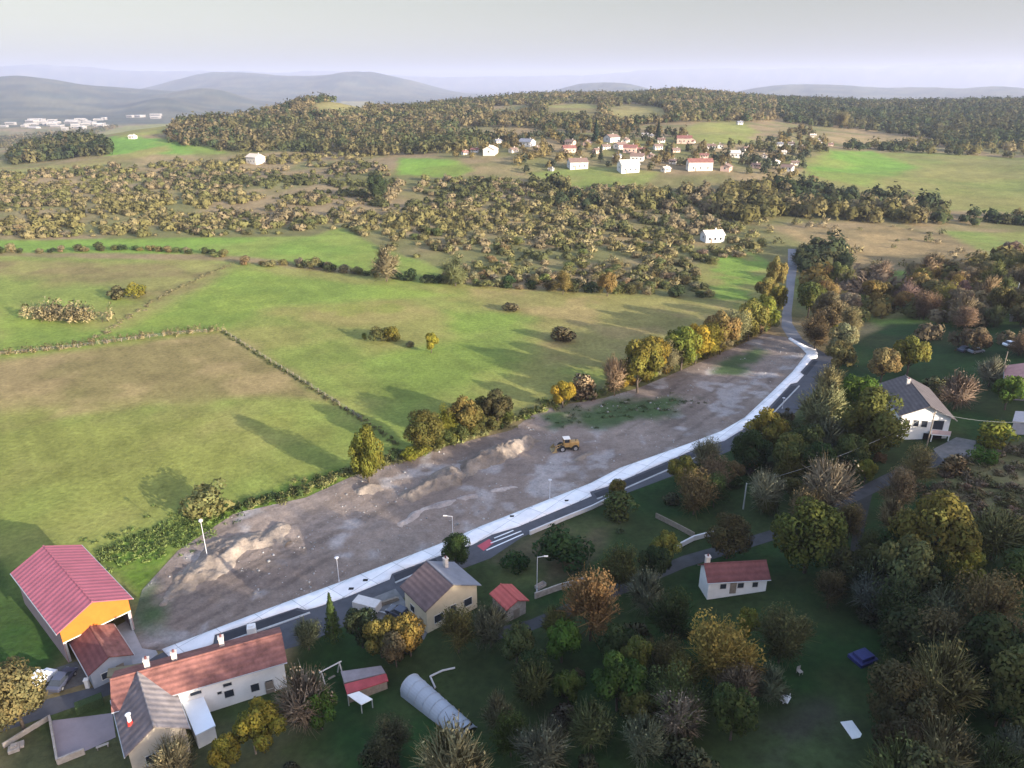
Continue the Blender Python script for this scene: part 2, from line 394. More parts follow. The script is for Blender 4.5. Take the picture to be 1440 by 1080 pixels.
ZONES = [
    # the big field left of the site
    Z_([(-300, 362), (0, 360), (300, 366), (560, 392), (760, 408), (1010, 424), (1085, 430), (1052, 457), (880, 525), (560, 650), (480, 690), (240, 790), (130, 790), (0, 900), (-400, 1000)], (.165, .2, .06), (.2, .195, .075), 3, 30),
    Z_([(-200, 372), (0, 364), (330, 372), (300, 400), (220, 430), (120, 395)], TA, (.2, .19, .08), 8, 18),
    Z_([(-200, 515), (0, 507), (313, 467), (420, 528), (470, 565), (330, 560), (200, 570), (0, 610), (-200, 620)], TA, (.25, .19, .115), 4, 14),
    Z_([(-100, 600), (200, 570), (450, 570), (420, 650), (250, 720), (60, 740)], (.175, .185, .06), (.2, .185, .08), 16, 25),
    Z_([(640, 402), (820, 412), (1020, 426), (1060, 445), (1000, 480), (880, 520), (770, 510), (740, 470), (700, 440)], (.25, .195, .105), (.2, .18, .08), 5, 12),
    Z_([(380, 440), (560, 420), (640, 440), (560, 455), (470, 460)], (.23, .2, .09), (.18, .19, .06), 6, 16),
    Z_([(0, 425), (150, 470), (250, 430), (330, 380), (560, 405), (640, 415), (380, 430), (330, 462), (120, 488), (0, 492)], BR, (.17, .22, .055), 5, 20),
    Z_([(480, 500), (620, 480), (740, 450), (740, 500), (660, 560), (560, 590), (520, 560)], BR, GR, 8, 22),
    Z_([(620, 435), (730, 440), (740, 470), (640, 470)], BR, GR, 5, 22),
    # strips beyond the first hedge
    Z_([(-200, 345), (0, 338), (440, 332), (482, 320), (522, 345), (625, 378), (612, 398), (500, 380), (300, 357), (0, 354), (-200, 360)], (.14, .215, .05), (.17, .21, .06), 3, 40),
    Z_([(560, 222), (640, 225), (665, 240), (640, 250), (560, 245)], (.14, .23, .05), GR, 4, 40),
    Z_([(155, 192), (300, 208), (320, 216), (150, 219)], (.12, .22, .05), (.15, .2, .06), 5, 60),
    Z_([(-100, 240), (0, 236), (150, 222), (235, 205), (240, 212), (150, 232), (0, 250)], (.2, .19, .08), TA, 5, 60),
    Z_([(110, 195), (170, 178), (255, 172), (240, 186), (170, 194)], (.19, .19, .075), (.2, .18, .08), 8, 60),
    # village meadows and the right-hand fields
    Z_([(1130, 250), (1130, 228), (1170, 210), (1300, 214), (1600, 225), (1600, 305), (1440, 300), (1330, 296), (1200, 268)], (.145, .165, .058), (.178, .168, .073), 5, 60),
    Z_([(1130, 245), (1165, 212), (1225, 212), (1290, 235), (1220, 262)], (.12, .21, .045), (.16, .2, .06), 8, 50),
    Z_([(950, 186), (985, 172), (1040, 172), (1068, 186), (1050, 200), (1000, 206)], (.18, .19, .07), (.2, .19, .08), 6, 50),
    Z_([(850, 152), (890, 147), (935, 152), (940, 170), (862, 173)], TA, (.22, .19, .09), 8, 50),
    Z_([(640, 178), (760, 180), (760, 194), (640, 193)], (.22, .16, .11), (.16, .14, .08), 8, 60),
    Z_([(765, 150), (800, 144), (842, 147), (845, 166), (772, 168)], (.2, .19, .08), TA, 10, 60),
    Z_([(440, 149), (480, 142), (525, 142), (515, 158), (450, 166)], (.21, .18, .09), (.2, .18, .09), 10, 60),
    Z_([(740, 243), (830, 235), (930, 242), (905, 262), (800, 268)], (.19, .19, .08), (.15, .18, .06), 4, 30),
    Z_([(1100, 322), (1250, 318), (1400, 338), (1395, 362), (1180, 378), (1130, 345)], (.25, .18, .115), (.17, .13, .085), 5, 16),
    Z_([(560, 270), (900, 300), (1000, 345), (760, 350), (620, 300)], (.23, .17, .11), (.15, .13, .07), 8, 25),
    Z_([(1330, 325), (1600, 325), (1600, 370), (1410, 365)], (.15, .2, .06), (.18, .19, .07), 4, 30),
    Z_([(1120, 392), (1200, 378), (1600, 372), (1600, 470), (1300, 470), (1130, 430)], (.13, .185, .05), (.19, .17, .08), 4, 14),
    Z_([(970, 372), (1060, 352), (1095, 380), (1092, 425), (1000, 420)], (.14, .21, .05), (.19, .18, .075), 3, 14),
    # the shaded gardens and meadow right of the road; shade is put into the grass colour
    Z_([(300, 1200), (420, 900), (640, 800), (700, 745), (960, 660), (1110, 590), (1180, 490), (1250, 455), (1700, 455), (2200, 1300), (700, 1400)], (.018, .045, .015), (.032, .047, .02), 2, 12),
    Z_([(690, 790), (780, 740), (880, 720), (840, 780), (760, 830), (710, 830)], (.09, .075, .055), (.06, .075, .035), 3, 8),
    Z_([(1320, 640), (1440, 620), (1700, 640), (1700, 740), (1440, 745), (1340, 730)], (.2, .16, .1), (.12, .11, .06), 3, 6),
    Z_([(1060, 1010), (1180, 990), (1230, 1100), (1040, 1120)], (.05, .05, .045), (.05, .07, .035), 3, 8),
    # grass bank between barn and site
    Z_([(125, 775), (200, 745), (330, 705), (480, 655), (480, 690), (250, 770), (195, 845)], (.095, .155, .03), (.14, .17, .05), 2, 6),
    Z_([(-300, 880), (0, 790), (110, 900), (70, 960), (-100, 1100), (-300, 1100)], (.03, .07, .02), (.045, .08, .025), 3, 12),  # ground left of the barn, its cast shade painted as dark green
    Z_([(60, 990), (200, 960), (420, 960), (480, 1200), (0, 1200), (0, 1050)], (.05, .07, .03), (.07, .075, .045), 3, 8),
]
def make_ground():
    fine = np.arange(-43, 43.001, .16)
    az = np.concatenate([np.arange(-180, -43, 2.5), fine, np.arange(43.16, 180, 2.5)])
    R = [3., 10, 20, 30, 38, 45]
    while R[-1] < 60000:
        r = R[-1]; R.append(r * (1.0075 if r < 600 else 1.012 if r < 2600 else 1.03))
    R = np.array(R)
    A, D = np.meshgrid(np.radians(az), R)
    x, y = (D * np.sin(A)).ravel(), (D * np.cos(A)).ravel()
    z = hgt(x, y)
    na, nr = len(az), len(R)
    i = np.arange(nr - 1)[:, None] * na + np.arange(na)[None, :]
    j = np.arange(nr - 1)[:, None] * na + (np.arange(na)[None, :] + 1) % na
    F = np.stack([i, j, j + na, i + na], -1).reshape(-1, 4)
    C = ground_colour(x, y)
    V = np.column_stack([x, y, z]); c0 = len(V)
    me = np_mesh("ground", np.concatenate([V, [(0, 0, zg(0, 0))]]), F, np.concatenate([C, [(.06, .09, .03)]]))
    me.shade_smooth()
    tag(link("ground", me, M_GROUND), "rolling grass, scrub and far blue hills", None, None, "structure")
make_ground()

# ------------------------------------------------------------------ building site, pavement and roads
PAVE_UP = [(228, 914), (302, 885.5), (369, 860), (477, 820), (615, 767), (678, 740), (772, 703), (831, 680), (871, 659), (978, 621), (1014, 607), (1047, 588), (1081, 556), (1114, 523.7), (1134, 498), (1126, 489), (1108, 477)]
PAVE_LO = [(1111, 475), (1138, 489), (1147, 491.5), (1150, 498), (1149, 503.5), (1142, 505), (1125, 524), (1130, 528), (1121, 538), (1112, 540), (1079, 575), (1080, 578), (1067, 590), (1019, 620), (984, 629), (877, 675), (855, 684), (829, 692), (832, 698), (728, 741), (692, 752), (665, 766), (616, 783), (551, 807), (548, 815), (487, 840), (443, 855), (430, 858), (418, 855), (375, 869), (302, 893), (300, 905), (288, 912), (240, 926)]
SITE = [(185, 880), (200, 830), (250, 775), (330, 722), (430, 700), (500, 668), (560, 645), (640, 625), (720, 605), (760, 575), (850, 560), (900, 545), (960, 520), (1030, 490), (1075, 470), (1104, 474), (1112, 478)] + [(1138, 497), (1114, 525), (1081, 558), (1047, 590), (1014, 609), (978, 623), (871, 661), (831, 682), (772, 705), (678, 742), (615, 769), (477, 822), (369, 862), (302, 887), (228, 916), (200, 912)]
def dirt_bump(x, y):
    b = (fbm(x / 6., y / 6., 4) - .4) * .7 + (fbm(x / 1.8 + 7, y / 1.8, 3) - .4) * .35
    e = np.clip(sdist(_site, x, y) / 4.0, 0, 1)
    return np.clip(b, 0, 1) * e
_site = GP(SITE)
V, F, _ = drape(_site, .06, .75, dirt_bump)
n1, n2 = fbm(V[:, 0] / 14., V[:, 1] / 14., 4), fbm(V[:, 0] / 5. + 4, V[:, 1] / 5., 3)
C = np.asarray((.138, .107, .09)) * (1 - n1[:, None]) + np.asarray((.255, .205, .17)) * n1[:, None]
ss_, tt_ = st(V[:, 0], V[:, 1])
trk = sstep(.52, .62, fbm(ss_ / .9 + .25 * np.sin(tt_ / 11.), tt_ / 38., 2)) * sstep(.42, .6, fbm(V[:, 0] / 18. + 9, V[:, 1] / 18., 3))
C = C * (1 - .28 * trk[:, None])
pale = sstep(.58, .70, n2) * .6
C = C * (1 - pale[:, None]) + np.asarray((.33, .31, .30)) * pale[:, None]
for pp in ([(770, 600), (850, 565), (930, 560), (985, 560), (930, 590), (850, 600)], [(1010, 510), (1060, 490), (1080, 497), (1040, 525), (1015, 527)], [(760, 585), (800, 570), (830, 575), (790, 600)], [(200, 880), (190, 850), (215, 830), (240, 870)]):
    w = sstep(-3, 3, sdist(GP(pp), V[:, 0], V[:, 1]) + (n2 - .5) * 9)
    C = C * (1 - w[:, None]) + np.asarray((.055, .085, .035)) * w[:, None]
me = np_mesh("dirt_ground", V, F, C); me.shade_smooth()
tag(link("dirt_ground", me, M_DIRT), "cleared stony earth of the building site", None, None, "structure")

M_ASPH = mat("asphalt", (.07, .07, .078), .9, .22, .6, .3)
M_ASPH_NEW = mat("fresh_asphalt", (.03, .03, .036), .85, .25, .8, .3)
M_PAVE = mat("pale_concrete", (.80, .77, .75), .85, .12, .35, .2)
def joints(m):
    """slab joints and a fine grime over the concrete"""
    n, l = m.node_tree.nodes, m.node_tree.links; b = n["Principled BSDF"]; src = b.inputs["Base Color"].links[0].from_socket
    tc = n.new("ShaderNodeTexCoord"); mp = n.new("ShaderNodeMapping"); mp.inputs["Rotation"].default_value = (0, 0, -math.atan2(SUN_X, -SUN_Y))
    br = n.new("ShaderNodeTexBrick"); br.offset = 0; br.inputs["Scale"].default_value = 1; br.inputs["Brick Width"].default_value = 5.5; br.inputs["Row Height"].default_value = 3.2; br.inputs["Mortar Size"].default_value = .05
    br.inputs["Color1"].default_value = (1, 1, 1, 1); br.inputs["Color2"].default_value = (.88, .88, .89, 1); br.inputs["Mortar"].default_value = (.5, .5, .5, 1)
    l.new(tc.outputs["Object"], mp.inputs[0]); l.new(mp.outputs[0], br.inputs[0])
    mx = n.new("ShaderNodeMix"); mx.data_type = 'RGBA'; mx.blend_type = 'MULTIPLY'; mx.inputs[0].default_value = 1
    l.new(src, mx.inputs[6]); l.new(br.outputs[0], mx.inputs[7]); l.new(mx.outputs[2], b.inputs["Base Color"])
joints(M_PAVE)
M_KERB = mat("kerb_concrete", (.42, .41, .40), .9, .12, 1, .2)
ROAD_R = [(1160, 497), (1176, 505), (1150, 545), (1110, 590), (1040, 628), (960, 664), (880, 694), (832, 714), (735, 755), (690, 785), (650, 800), (565, 842), (490, 878), (430, 905), (395, 915), (330, 935), (250, 945), (215, 950), (160, 975), (60, 1010), (-60, 1050), (-60, 1025), (60, 985), (150, 962), (205, 930)]
road = sheet("road", [(228, 918), (302, 889), (369, 863), (477, 823), (615, 771), (678, 743), (772, 706), (831, 683), (871, 662), (978, 624), (1014, 610), (1047, 591), (1081, 560), (1114, 527), (1136, 500), (1110, 482), (1108, 474), (1124, 474)] + ROAD_R, .02, M_ASPH, 1.2)
tag(road, "village road along the site", None, None, "structure")
lane = sheet("lane_road", [(1109, 476), (1099, 460), (1100, 440), (1105, 415), (1106, 395), (1108, 375), (1108, 350), (1120, 350), (1121, 375), (1118, 395), (1116, 415), (1113, 440), (1114, 455), (1128, 476)], .03, mat("lane_asphalt", (.16, .155, .16), .9, .15, .3), 2)
tag(lane, "straight lane climbing away between trees", None, None, "structure")
pave = sheet("pavement", PAVE_UP + PAVE_LO, .16, M_PAVE, 1.2, thick=.16)
tag(pave, "new pale concrete pavement with widened bays", None, None, "structure")
BAYS = [[(306, 894), (375, 871), (414, 858), (432, 862), (400, 873), (312, 904)], [(553, 809), (612, 786), (617, 791), (556, 818)], [(835, 694), (857, 686), (880, 676), (975, 637), (980, 641), (880, 684), (840, 700)], [(1084, 575), (1112, 543), (1122, 542), (1100, 566), (1086, 582)], [(1128, 525), (1144, 507), (1150, 508), (1134, 528)]]
for bpx in BAYS:
    tag(sheet("parking_bay_road", bpx, .032, M_ASPH_NEW, 1.5), "dark fresh asphalt parking bay set into the pavement edge", None, None, "structure")
def px_line(pts, w, off, name, m, thick=.1):
    P = [Vector(G(*p)[:2]) for p in pts]; L, R_ = [], []
    for i, p in enumerate(P):
        d = (P[min(i + 1, len(P) - 1)] - P[max(i - 1, 0)]).normalized(); n = Vector((-d.y, d.x)) * w / 2
        L.append(tuple(p + n)); R_.append(tuple(p - n))
    return sheet(name, L + R_[::-1], off, m, 1.5, thick=thick, world=True)
for pts in ([(312, 906), (345, 894), (400, 875), (436, 862)], [(556, 820), (617, 793)], [(840, 702), (880, 687), (980, 643)], [(1085, 584), (1102, 566), (1124, 543)]):
    tag(px_line(pts, .35, .15, "kerb", M_KERB, .14), "pale kerb along a parking bay", None, None, "structure")
for pts in ([(695, 757), (722, 746)], [(690, 764), (733, 747)], [(684, 774), (736, 751)]):
    tag(px_line(pts, .28, .05, "crossing_road_marking", mat("road_paint", (.8, .8, .8), .7, .05), .02), "white painted crossing bar on the road", None, None, "structure")
tag(sheet("road_patch", [(671, 768), (688, 758), (694, 764), (680, 775)], .045, mat("red_surface", (.4, .07, .09), .8, .1), 1.5), "red road surface patch by the crossing", None, None, "structure")
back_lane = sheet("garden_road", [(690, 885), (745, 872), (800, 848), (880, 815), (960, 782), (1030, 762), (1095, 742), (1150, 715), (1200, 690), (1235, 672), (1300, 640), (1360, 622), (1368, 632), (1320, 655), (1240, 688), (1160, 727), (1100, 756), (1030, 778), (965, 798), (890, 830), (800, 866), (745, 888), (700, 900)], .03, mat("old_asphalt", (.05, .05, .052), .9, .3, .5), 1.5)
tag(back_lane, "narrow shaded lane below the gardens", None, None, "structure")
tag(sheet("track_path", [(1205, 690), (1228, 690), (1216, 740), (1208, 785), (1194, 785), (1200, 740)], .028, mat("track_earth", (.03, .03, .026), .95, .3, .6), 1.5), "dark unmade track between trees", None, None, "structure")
tag(sheet("yard_pavement", [(165, 880), (180, 872), (205, 905), (218, 912), (222, 920), (205, 932), (170, 940)], .035, mat("yard_concrete", (.30, .29, .29), .9, .15, .5), 1.5), "pale concrete yard beside the barn", None, None, "structure")
tag(sheet("parking_pavement", [(52, 948), (108, 930), (125, 955), (118, 962), (68, 978)], .03, mat("gravel_yard", (.10, .095, .09), .95, .25, 1.5), 1.5), "gravel parking place below the barn", None, None, "structure")
tag(sheet("house_pavement", [(500, 850), (556, 828), (603, 886), (596, 900), (560, 880), (520, 880)], .035, mat("yard_grey", (.16, .155, .15), .95, .3, .5), 1.5), "cluttered grey yard beside the cream house", None, None, "structure")
tag(sheet("villa_pavement", [(1312, 632), (1345, 615), (1372, 620), (1372, 640), (1330, 652)], .05, mat("villa_drive_gravel", (.13, .125, .12), .95, .25, .8), 1.5), "driveway in front of the white villa", None, None, "structure")
# ------------------------------------------------------------------ trees and shrubs: unit prototypes (height 1, crown about 1 wide)
def blobs(rng, n, cz, rx, rz, r0, r1, zmin=.12):
    out = []
    for i in range(n):
        a = i * 2.39996 + rng.uniform(-.4, .4); u = rng.uniform(-1, 1); q = math.sqrt(1 - u * u) * rng.uniform(.55, 1)
        r = rng.uniform(r0, r1)
        out.append((math.cos(a) * q * (rx - r * .6), math.sin(a) * q * (rx - r * .6), max(zmin, cz + u * (rz - r * .6)), r))
    out.append((0, 0, cz, max(rx, rz) * .55))
    return np.array(out)
def leaf_quads(P, N, size, rng, tint, long=1.0):
    n = len(P); N0 = N + rng.normal(0, .16, N.shape)
    N = N + rng.normal(0, .45, N.shape); N /= np.linalg.norm(N, axis=1)[:, None] + 1e-9
    R = rng.normal(0, 1, N.shape); U = np.cross(N, R); U /= np.linalg.norm(U, axis=1)[:, None] + 1e-9
    Vv = np.cross(N, U); s = (size * rng.uniform(.6, 1.35, n))[:, None]
    q = np.stack([P + U * s * long, P + Vv * s * .65, P - U * s * long, P - Vv * s * .65], 1).reshape(-1, 3)
    return q, np.arange(4 * n).reshape(-1, 4), np.repeat(tint, 4, 0), np.repeat(N0, 4, 0)
def crown_points(rng, B, n, lo=.72, hi=1.08):
    w = B[:, 3] ** 2; k = rng.choice(len(B), n, p=w / w.sum())
    d = rng.normal(0, 1, (n, 3)); d[:, 2] = d[:, 2] * .9 + .15; d /= np.linalg.norm(d, axis=1)[:, None]
    r = B[k, 3] * rng.uniform(lo, hi, n)
    return B[k, :3] + d * r[:, None], d, k
def tints(rng, n, k=None, nb=1, amp=.17, warm=.09):
    v = 1 + rng.uniform(-amp, amp, n)
    if k is not None: v = v * (1 + rng.uniform(-.18, .18, nb))[k]
    w = rng.uniform(-warm, warm, n)
    if k is not None: w = w + rng.uniform(-warm, warm, nb)[k]
    return np.clip(np.column_stack([v * (1 + w), v, v * (1 - w * .5)]), .1, 2.2)
def limb_mesh(name, rng, B, th=.028, n=7):
    V, F = [], []
    def seg(p, q, r0, r1, k=6):
        p, q = np.array(p), np.array(q); d = q - p; d = d / (np.linalg.norm(d) + 1e-9)
        u = np.cross(d, (.3, .9, .1)); u /= np.linalg.norm(u); v = np.cross(d, u); b = len(V)
        for c, r in ((p, r0), (q, r1)):
            for i in range(k): a = 2 * math.pi * i / k; V.append(c + (u * math.cos(a) + v * math.sin(a)) * r)
        for i in range(k): F.append((b + i, b + (i + 1) % k, b + k + (i + 1) % k, b + k + i))
    top = (rng.uniform(-.03, .03), rng.uniform(-.03, .03), .36)
    seg((0, 0, -.03), top, th, th * .7)
    seg(top, (top[0], top[1], .66), th * .7, th * .3)
    for i in range(min(n, len(B) - 1)):
        z0 = .2 + .2 * i / n; m = np.array([B[i, 0] * .55, B[i, 1] * .55, (z0 + B[i, 2]) / 2 + .03])
        seg((0, 0, z0), m, th * .5, th * .33, 5); seg(m, B[i, :3], th * .33, th * .12, 5)
    return np_mesh(name, V, F)
def proto_leaf(seed, n=4700, size=.031, cz=.6, rz=.38, rx=.5, nb=15):
    rng = np.random.default_rng(seed); B = blobs(rng, nb, cz, rx, rz, .13, .21)
    P, N, k = crown_points(rng, B, n)
    V, F, C, S = leaf_quads(P, N, size, rng, tints(rng, n, k, len(B)))
    return np_mesh("crown", V, F, C, S), limb_mesh("trunk", rng, B)
def proto_twig(seed, n=2600, leafy=500, cz=.58, rz=.42, rx=.5, w=.0055):
    rng = np.random.default_rng(seed); B = blobs(rng, 14, cz, rx, rz, .14, .22)
    k = rng.integers(0, len(B), n); base = B[k, :3] * .62 + np.array([0, 0, .1])
    d = rng.normal(0, .55, (n, 3)) + (B[k, :3] - np.array([0, 0, .22])) * 2.1; d /= np.linalg.norm(d, axis=1)[:, None]
    L = rng.uniform(.12, .36, n)
    base = base + rng.normal(0, .05, (n, 3)); tip = base + d * L[:, None]
    u = np.cross(d, rng.normal(0, 1, (n, 3))); u /= np.linalg.norm(u, axis=1)[:, None]
    ww = (w * rng.uniform(.6, 1.6, n))[:, None]
    V = np.stack([base - u * ww, base + u * ww, tip + u * ww * .3, tip - u * ww * .3], 1).reshape(-1, 3)
    F = np.arange(4 * n).reshape(-1, 4); C = np.repeat(tints(rng, n, amp=.3, warm=.06), 4, 0)
    P, N, kk = crown_points(rng, B, leafy, .7, 1.15)
    v2, f2, c2, s2 = leaf_quads(P, N, .02, rng, tints(rng, leafy, amp=.35))
    return np_mesh("crown", np.concatenate([V, v2]), np.concatenate([F, f2 + len(V)]), np.concatenate([C, c2]), np.concatenate([np.repeat(B[k, :3] - np.array([0, 0, .35]) + d * .3 + rng.normal(0, .12, d.shape), 4, 0), s2])), limb_mesh("trunk", rng, B, .022, 10)
def proto_cone(seed, n=2200):
    rng = np.random.default_rng(seed)
    z = rng.uniform(.08, 1, n) ** .9; a = rng.uniform(0, 2 * math.pi, n); lay = .75 + .25 * np.cos(z * 55)
    r = (1 - z) * .5 * lay * rng.uniform(.6, 1.05, n) + .01
    P = np.column_stack([r * np.cos(a), r * np.sin(a), z]); N = np.column_stack([np.cos(a) * .5, np.sin(a) * .5, np.full(n, .8)])
    V, F, C, S = leaf_quads(P, N, .03, rng, tints(rng, n, amp=.3), 1.5)
    return np_mesh("crown", V, F, C, S), limb_mesh("trunk", rng, np.array([(0, 0, .8, .1), (0, 0, .9, .1)]), .025, 1)
def proto_shrub(seed, n=1300, size=.045, spiky=False):
    rng = np.random.default_rng(seed); B = blobs(rng, 10, .42, .5, .42, .17, .27, .1)
    P, N, k = crown_points(rng, B, n); P[:, 2] = np.maximum(P[:, 2], .0)
    N1 = N
    if spiky: N = np.cross(N, rng.normal(0, 1, N.shape))
    V, F, C, S = leaf_quads(P, N, size, rng, tints(rng, n, k, len(B)), 1.6 if spiky else 1)
    if spiky: S = np.repeat(N1, 4, 0)
    return np_mesh("shrub", V, F, C, S), None
PROTO = {
    'leaf': [proto_leaf(s) for s in (1, 2, 3, 4)],
    'wide': [proto_leaf(s, 8200, .024, .56, .42, .5, 24) for s in (11, 12, 13)],
    'twig': [proto_twig(s) for s in (21, 22, 23, 24)],
    'mix': [proto_twig(s, 1700, 1900) for s in (31, 32, 33)],
    'cone': [proto_cone(s) for s in (41, 42)],
    'low': [proto_leaf(s, 1300, .052) for s in (51, 52, 53)],
    'shrub': [proto_shrub(s) for s in (61, 62, 63, 64)],
    'brush': [proto_shrub(s, 1500, .04, True) for s in (71, 72, 73)],
}
RATIO = {'leaf': 1.15, 'wide': 1.0, 'twig': 1.12, 'mix': 1.12, 'cone': 2.1, 'low': 1.1, 'shrub': .72, 'brush': .75}
for kk, lst in PROTO.items():
    for c_, t_ in lst:
        c_.materials.append(M_TWIG if kk in ('twig', 'brush') else M_LEAF)
        if t_: t_.materials.append(M_BARK)
G_, LG, YG, YE = (.034, .055, .018), (.075, .125, .022), (.16, .155, .028), (.25, .195, .03)
OL, OR, TN, GY, RB = (.095, .10, .03), (.22, .16, .045), (.20, .17, .085), (.115, .112, .065), (.12, .105, .05)
rt = random.Random(3)
def place_plant(kind, p, w, h, col, label, cat, group=None, parts=True, name=None):
    cm, tm = PROTO[kind][rt.randrange(len(PROTO[kind]))]
    rz = rt.uniform(0, 6.283); sc = (w * rt.uniform(.93, 1.07), w * rt.uniform(.93, 1.07), h)
    col = [c * rt.uniform(.88, 1.12) for c in col]
    if tm is not None and parts:
        nm = name or ('conifer_tree' if kind == 'cone' else 'bare_tree' if kind == 'twig' else 'broadleaf_tree')
        r = empty(nm, p, rz, label, cat, group); r.scale = sc
        o = link("crown", cm, None, r); o.color = (*col, 1)
        link("trunk", tm, None, r)
        return r
    o = link(name or ('shrub' if tm is None else 'broadleaf_tree'), cm); o.location = p; o.rotation_euler = (0, 0, rz); o.scale = sc; o.color = (*col, 1)
    return tag(o, label, cat, group)
def T(cx, cy, wpx, kind, col, label, group=None, ratio=None, cat=None):
    ratio = ratio or RATIO[kind]; w = wpx / ppm(G(cx, cy))
    for _ in range(3):
        h = w * ratio; p = G(cx, cy, h * (.4 if kind in ('shrub', 'brush') else .55)); w = wpx / ppm(p)
    if cy > 640 and kind not in ('shrub', 'brush'): ratio *= 1.1
    h = w * ratio; p.z = zg(p.x, p.y) - .05
    c = cat or ('shrub' if kind in ('shrub', 'brush') else 'tree')
    return place_plant(kind, p, w, h, col, label, c, group)

# the trees one can tell apart
T(516, 641, 56, 'wide', YG, "round yellow-green tree on a bare trunk rising from its own heap of earth", ratio=1.4)
T(291, 702, 70, 'shrub', (.19, .17, .07), "pale olive bush at the field edge behind the white-headed lamp post", ratio=.85)
T(596, 604, 60, 'wide', OL, "olive tree at the near end of the clump above the spoil bank")
T(626, 590, 44, 'mix', YG, "thin yellowish tree second in the clump above the spoil bank")
T(653, 583, 50, 'leaf', (.15, .13, .035), "mustard tree in the middle of the clump above the spoil bank")
T(676, 578, 40, 'leaf', OL, "drab olive tree fourth in the clump above the spoil bank")
T(700, 573, 46, 'leaf', (.07, .065, .03), "darkest tree at the far end of the clump above the spoil bank", ratio=1.25)
T(792, 553, 36, 'leaf', YE, "small golden tree standing alone where site and field meet")
T(820, 546, 44, 'brush', TN, "low straw-coloured bush right beside the small golden tree", ratio=.9)
T(866, 524, 43, 'twig', TN, "pale bare tree starting the golden hedgerow along the site", ratio=1.5)
T(899, 512, 67, 'leaf', YG, "large yellow tree next to the pale bare one in the hedgerow", ratio=1.2)
T(918, 502, 55, 'leaf', (.19, .165, .03), "bright yellow crown third in the golden hedgerow")
T(940, 500, 45, 'mix', TN, "beige half-bare tree between yellow crowns of the hedgerow")
T(960, 488, 55, 'leaf', YG, "yellow-green tree in the middle of the golden hedgerow")
T(980, 482, 50, 'leaf', YE, "warm golden tree past the middle of the hedgerow")
T(998, 474, 52, 'mix', YG, "greenish tree of the hedgerow where it starts to climb")
T(1016, 466, 55, 'leaf', (.2, .16, .05), "tan-yellow tree in the upper hedgerow before the lane")
T(1036, 456, 52, 'mix', TN, "fuzzy tan tree in the upper hedgerow before the lane")
T(1056, 448, 52, 'leaf', (.2, .17, .05), "pale golden tree close to the lane end of the hedgerow")
T(1074, 440, 48, 'leaf', YG, "yellow-green tree last in the hedgerow beside the lane")
T(1080, 408, 34, 'leaf', OR, "rust-orange tree left of the straight lane")
T(1092, 388, 30, 'leaf', (.2, .15, .05), "slim tan-yellow tree at the lane's left verge", ratio=2.0)
T(1096, 420, 28, 'leaf', YG, "yellow-green tree leaning over the lane's left verge", ratio=1.5)
T(533, 470, 30, 'shrub', OL, "dark olive bush at the left of the group in mid-field", ratio=.8)
T(552, 470, 28, 'shrub', YG, "yellowish bush second in the mid-field group", ratio=.8)
T(606, 481, 25, 'leaf', YE, "golden round bush on its own right of the mid-field group", cat="shrub")
T(512, 473, 10, 'shrub', YG, "tiny shrub at the left tip of the mid-field group", ratio=1)
T(577, 484, 12, 'brush', TN, "small grey-straw shrub between the mid-field bushes")
T(191, 409, 28, 'shrub', (.2, .17, .03), "yellow bush by the reed line in the far-left pasture", ratio=.9)
T(165, 412, 26, 'brush', RB, "dry brown scrub bush left of the yellow one in the pasture")
T(792, 470, 38, 'brush', RB, "reddish-brown dry bush alone in the tan end of the field", ratio=.6)
T(718, 432, 26, 'brush', RB, "flat dry bush below the hedge in the field", ratio=.5)
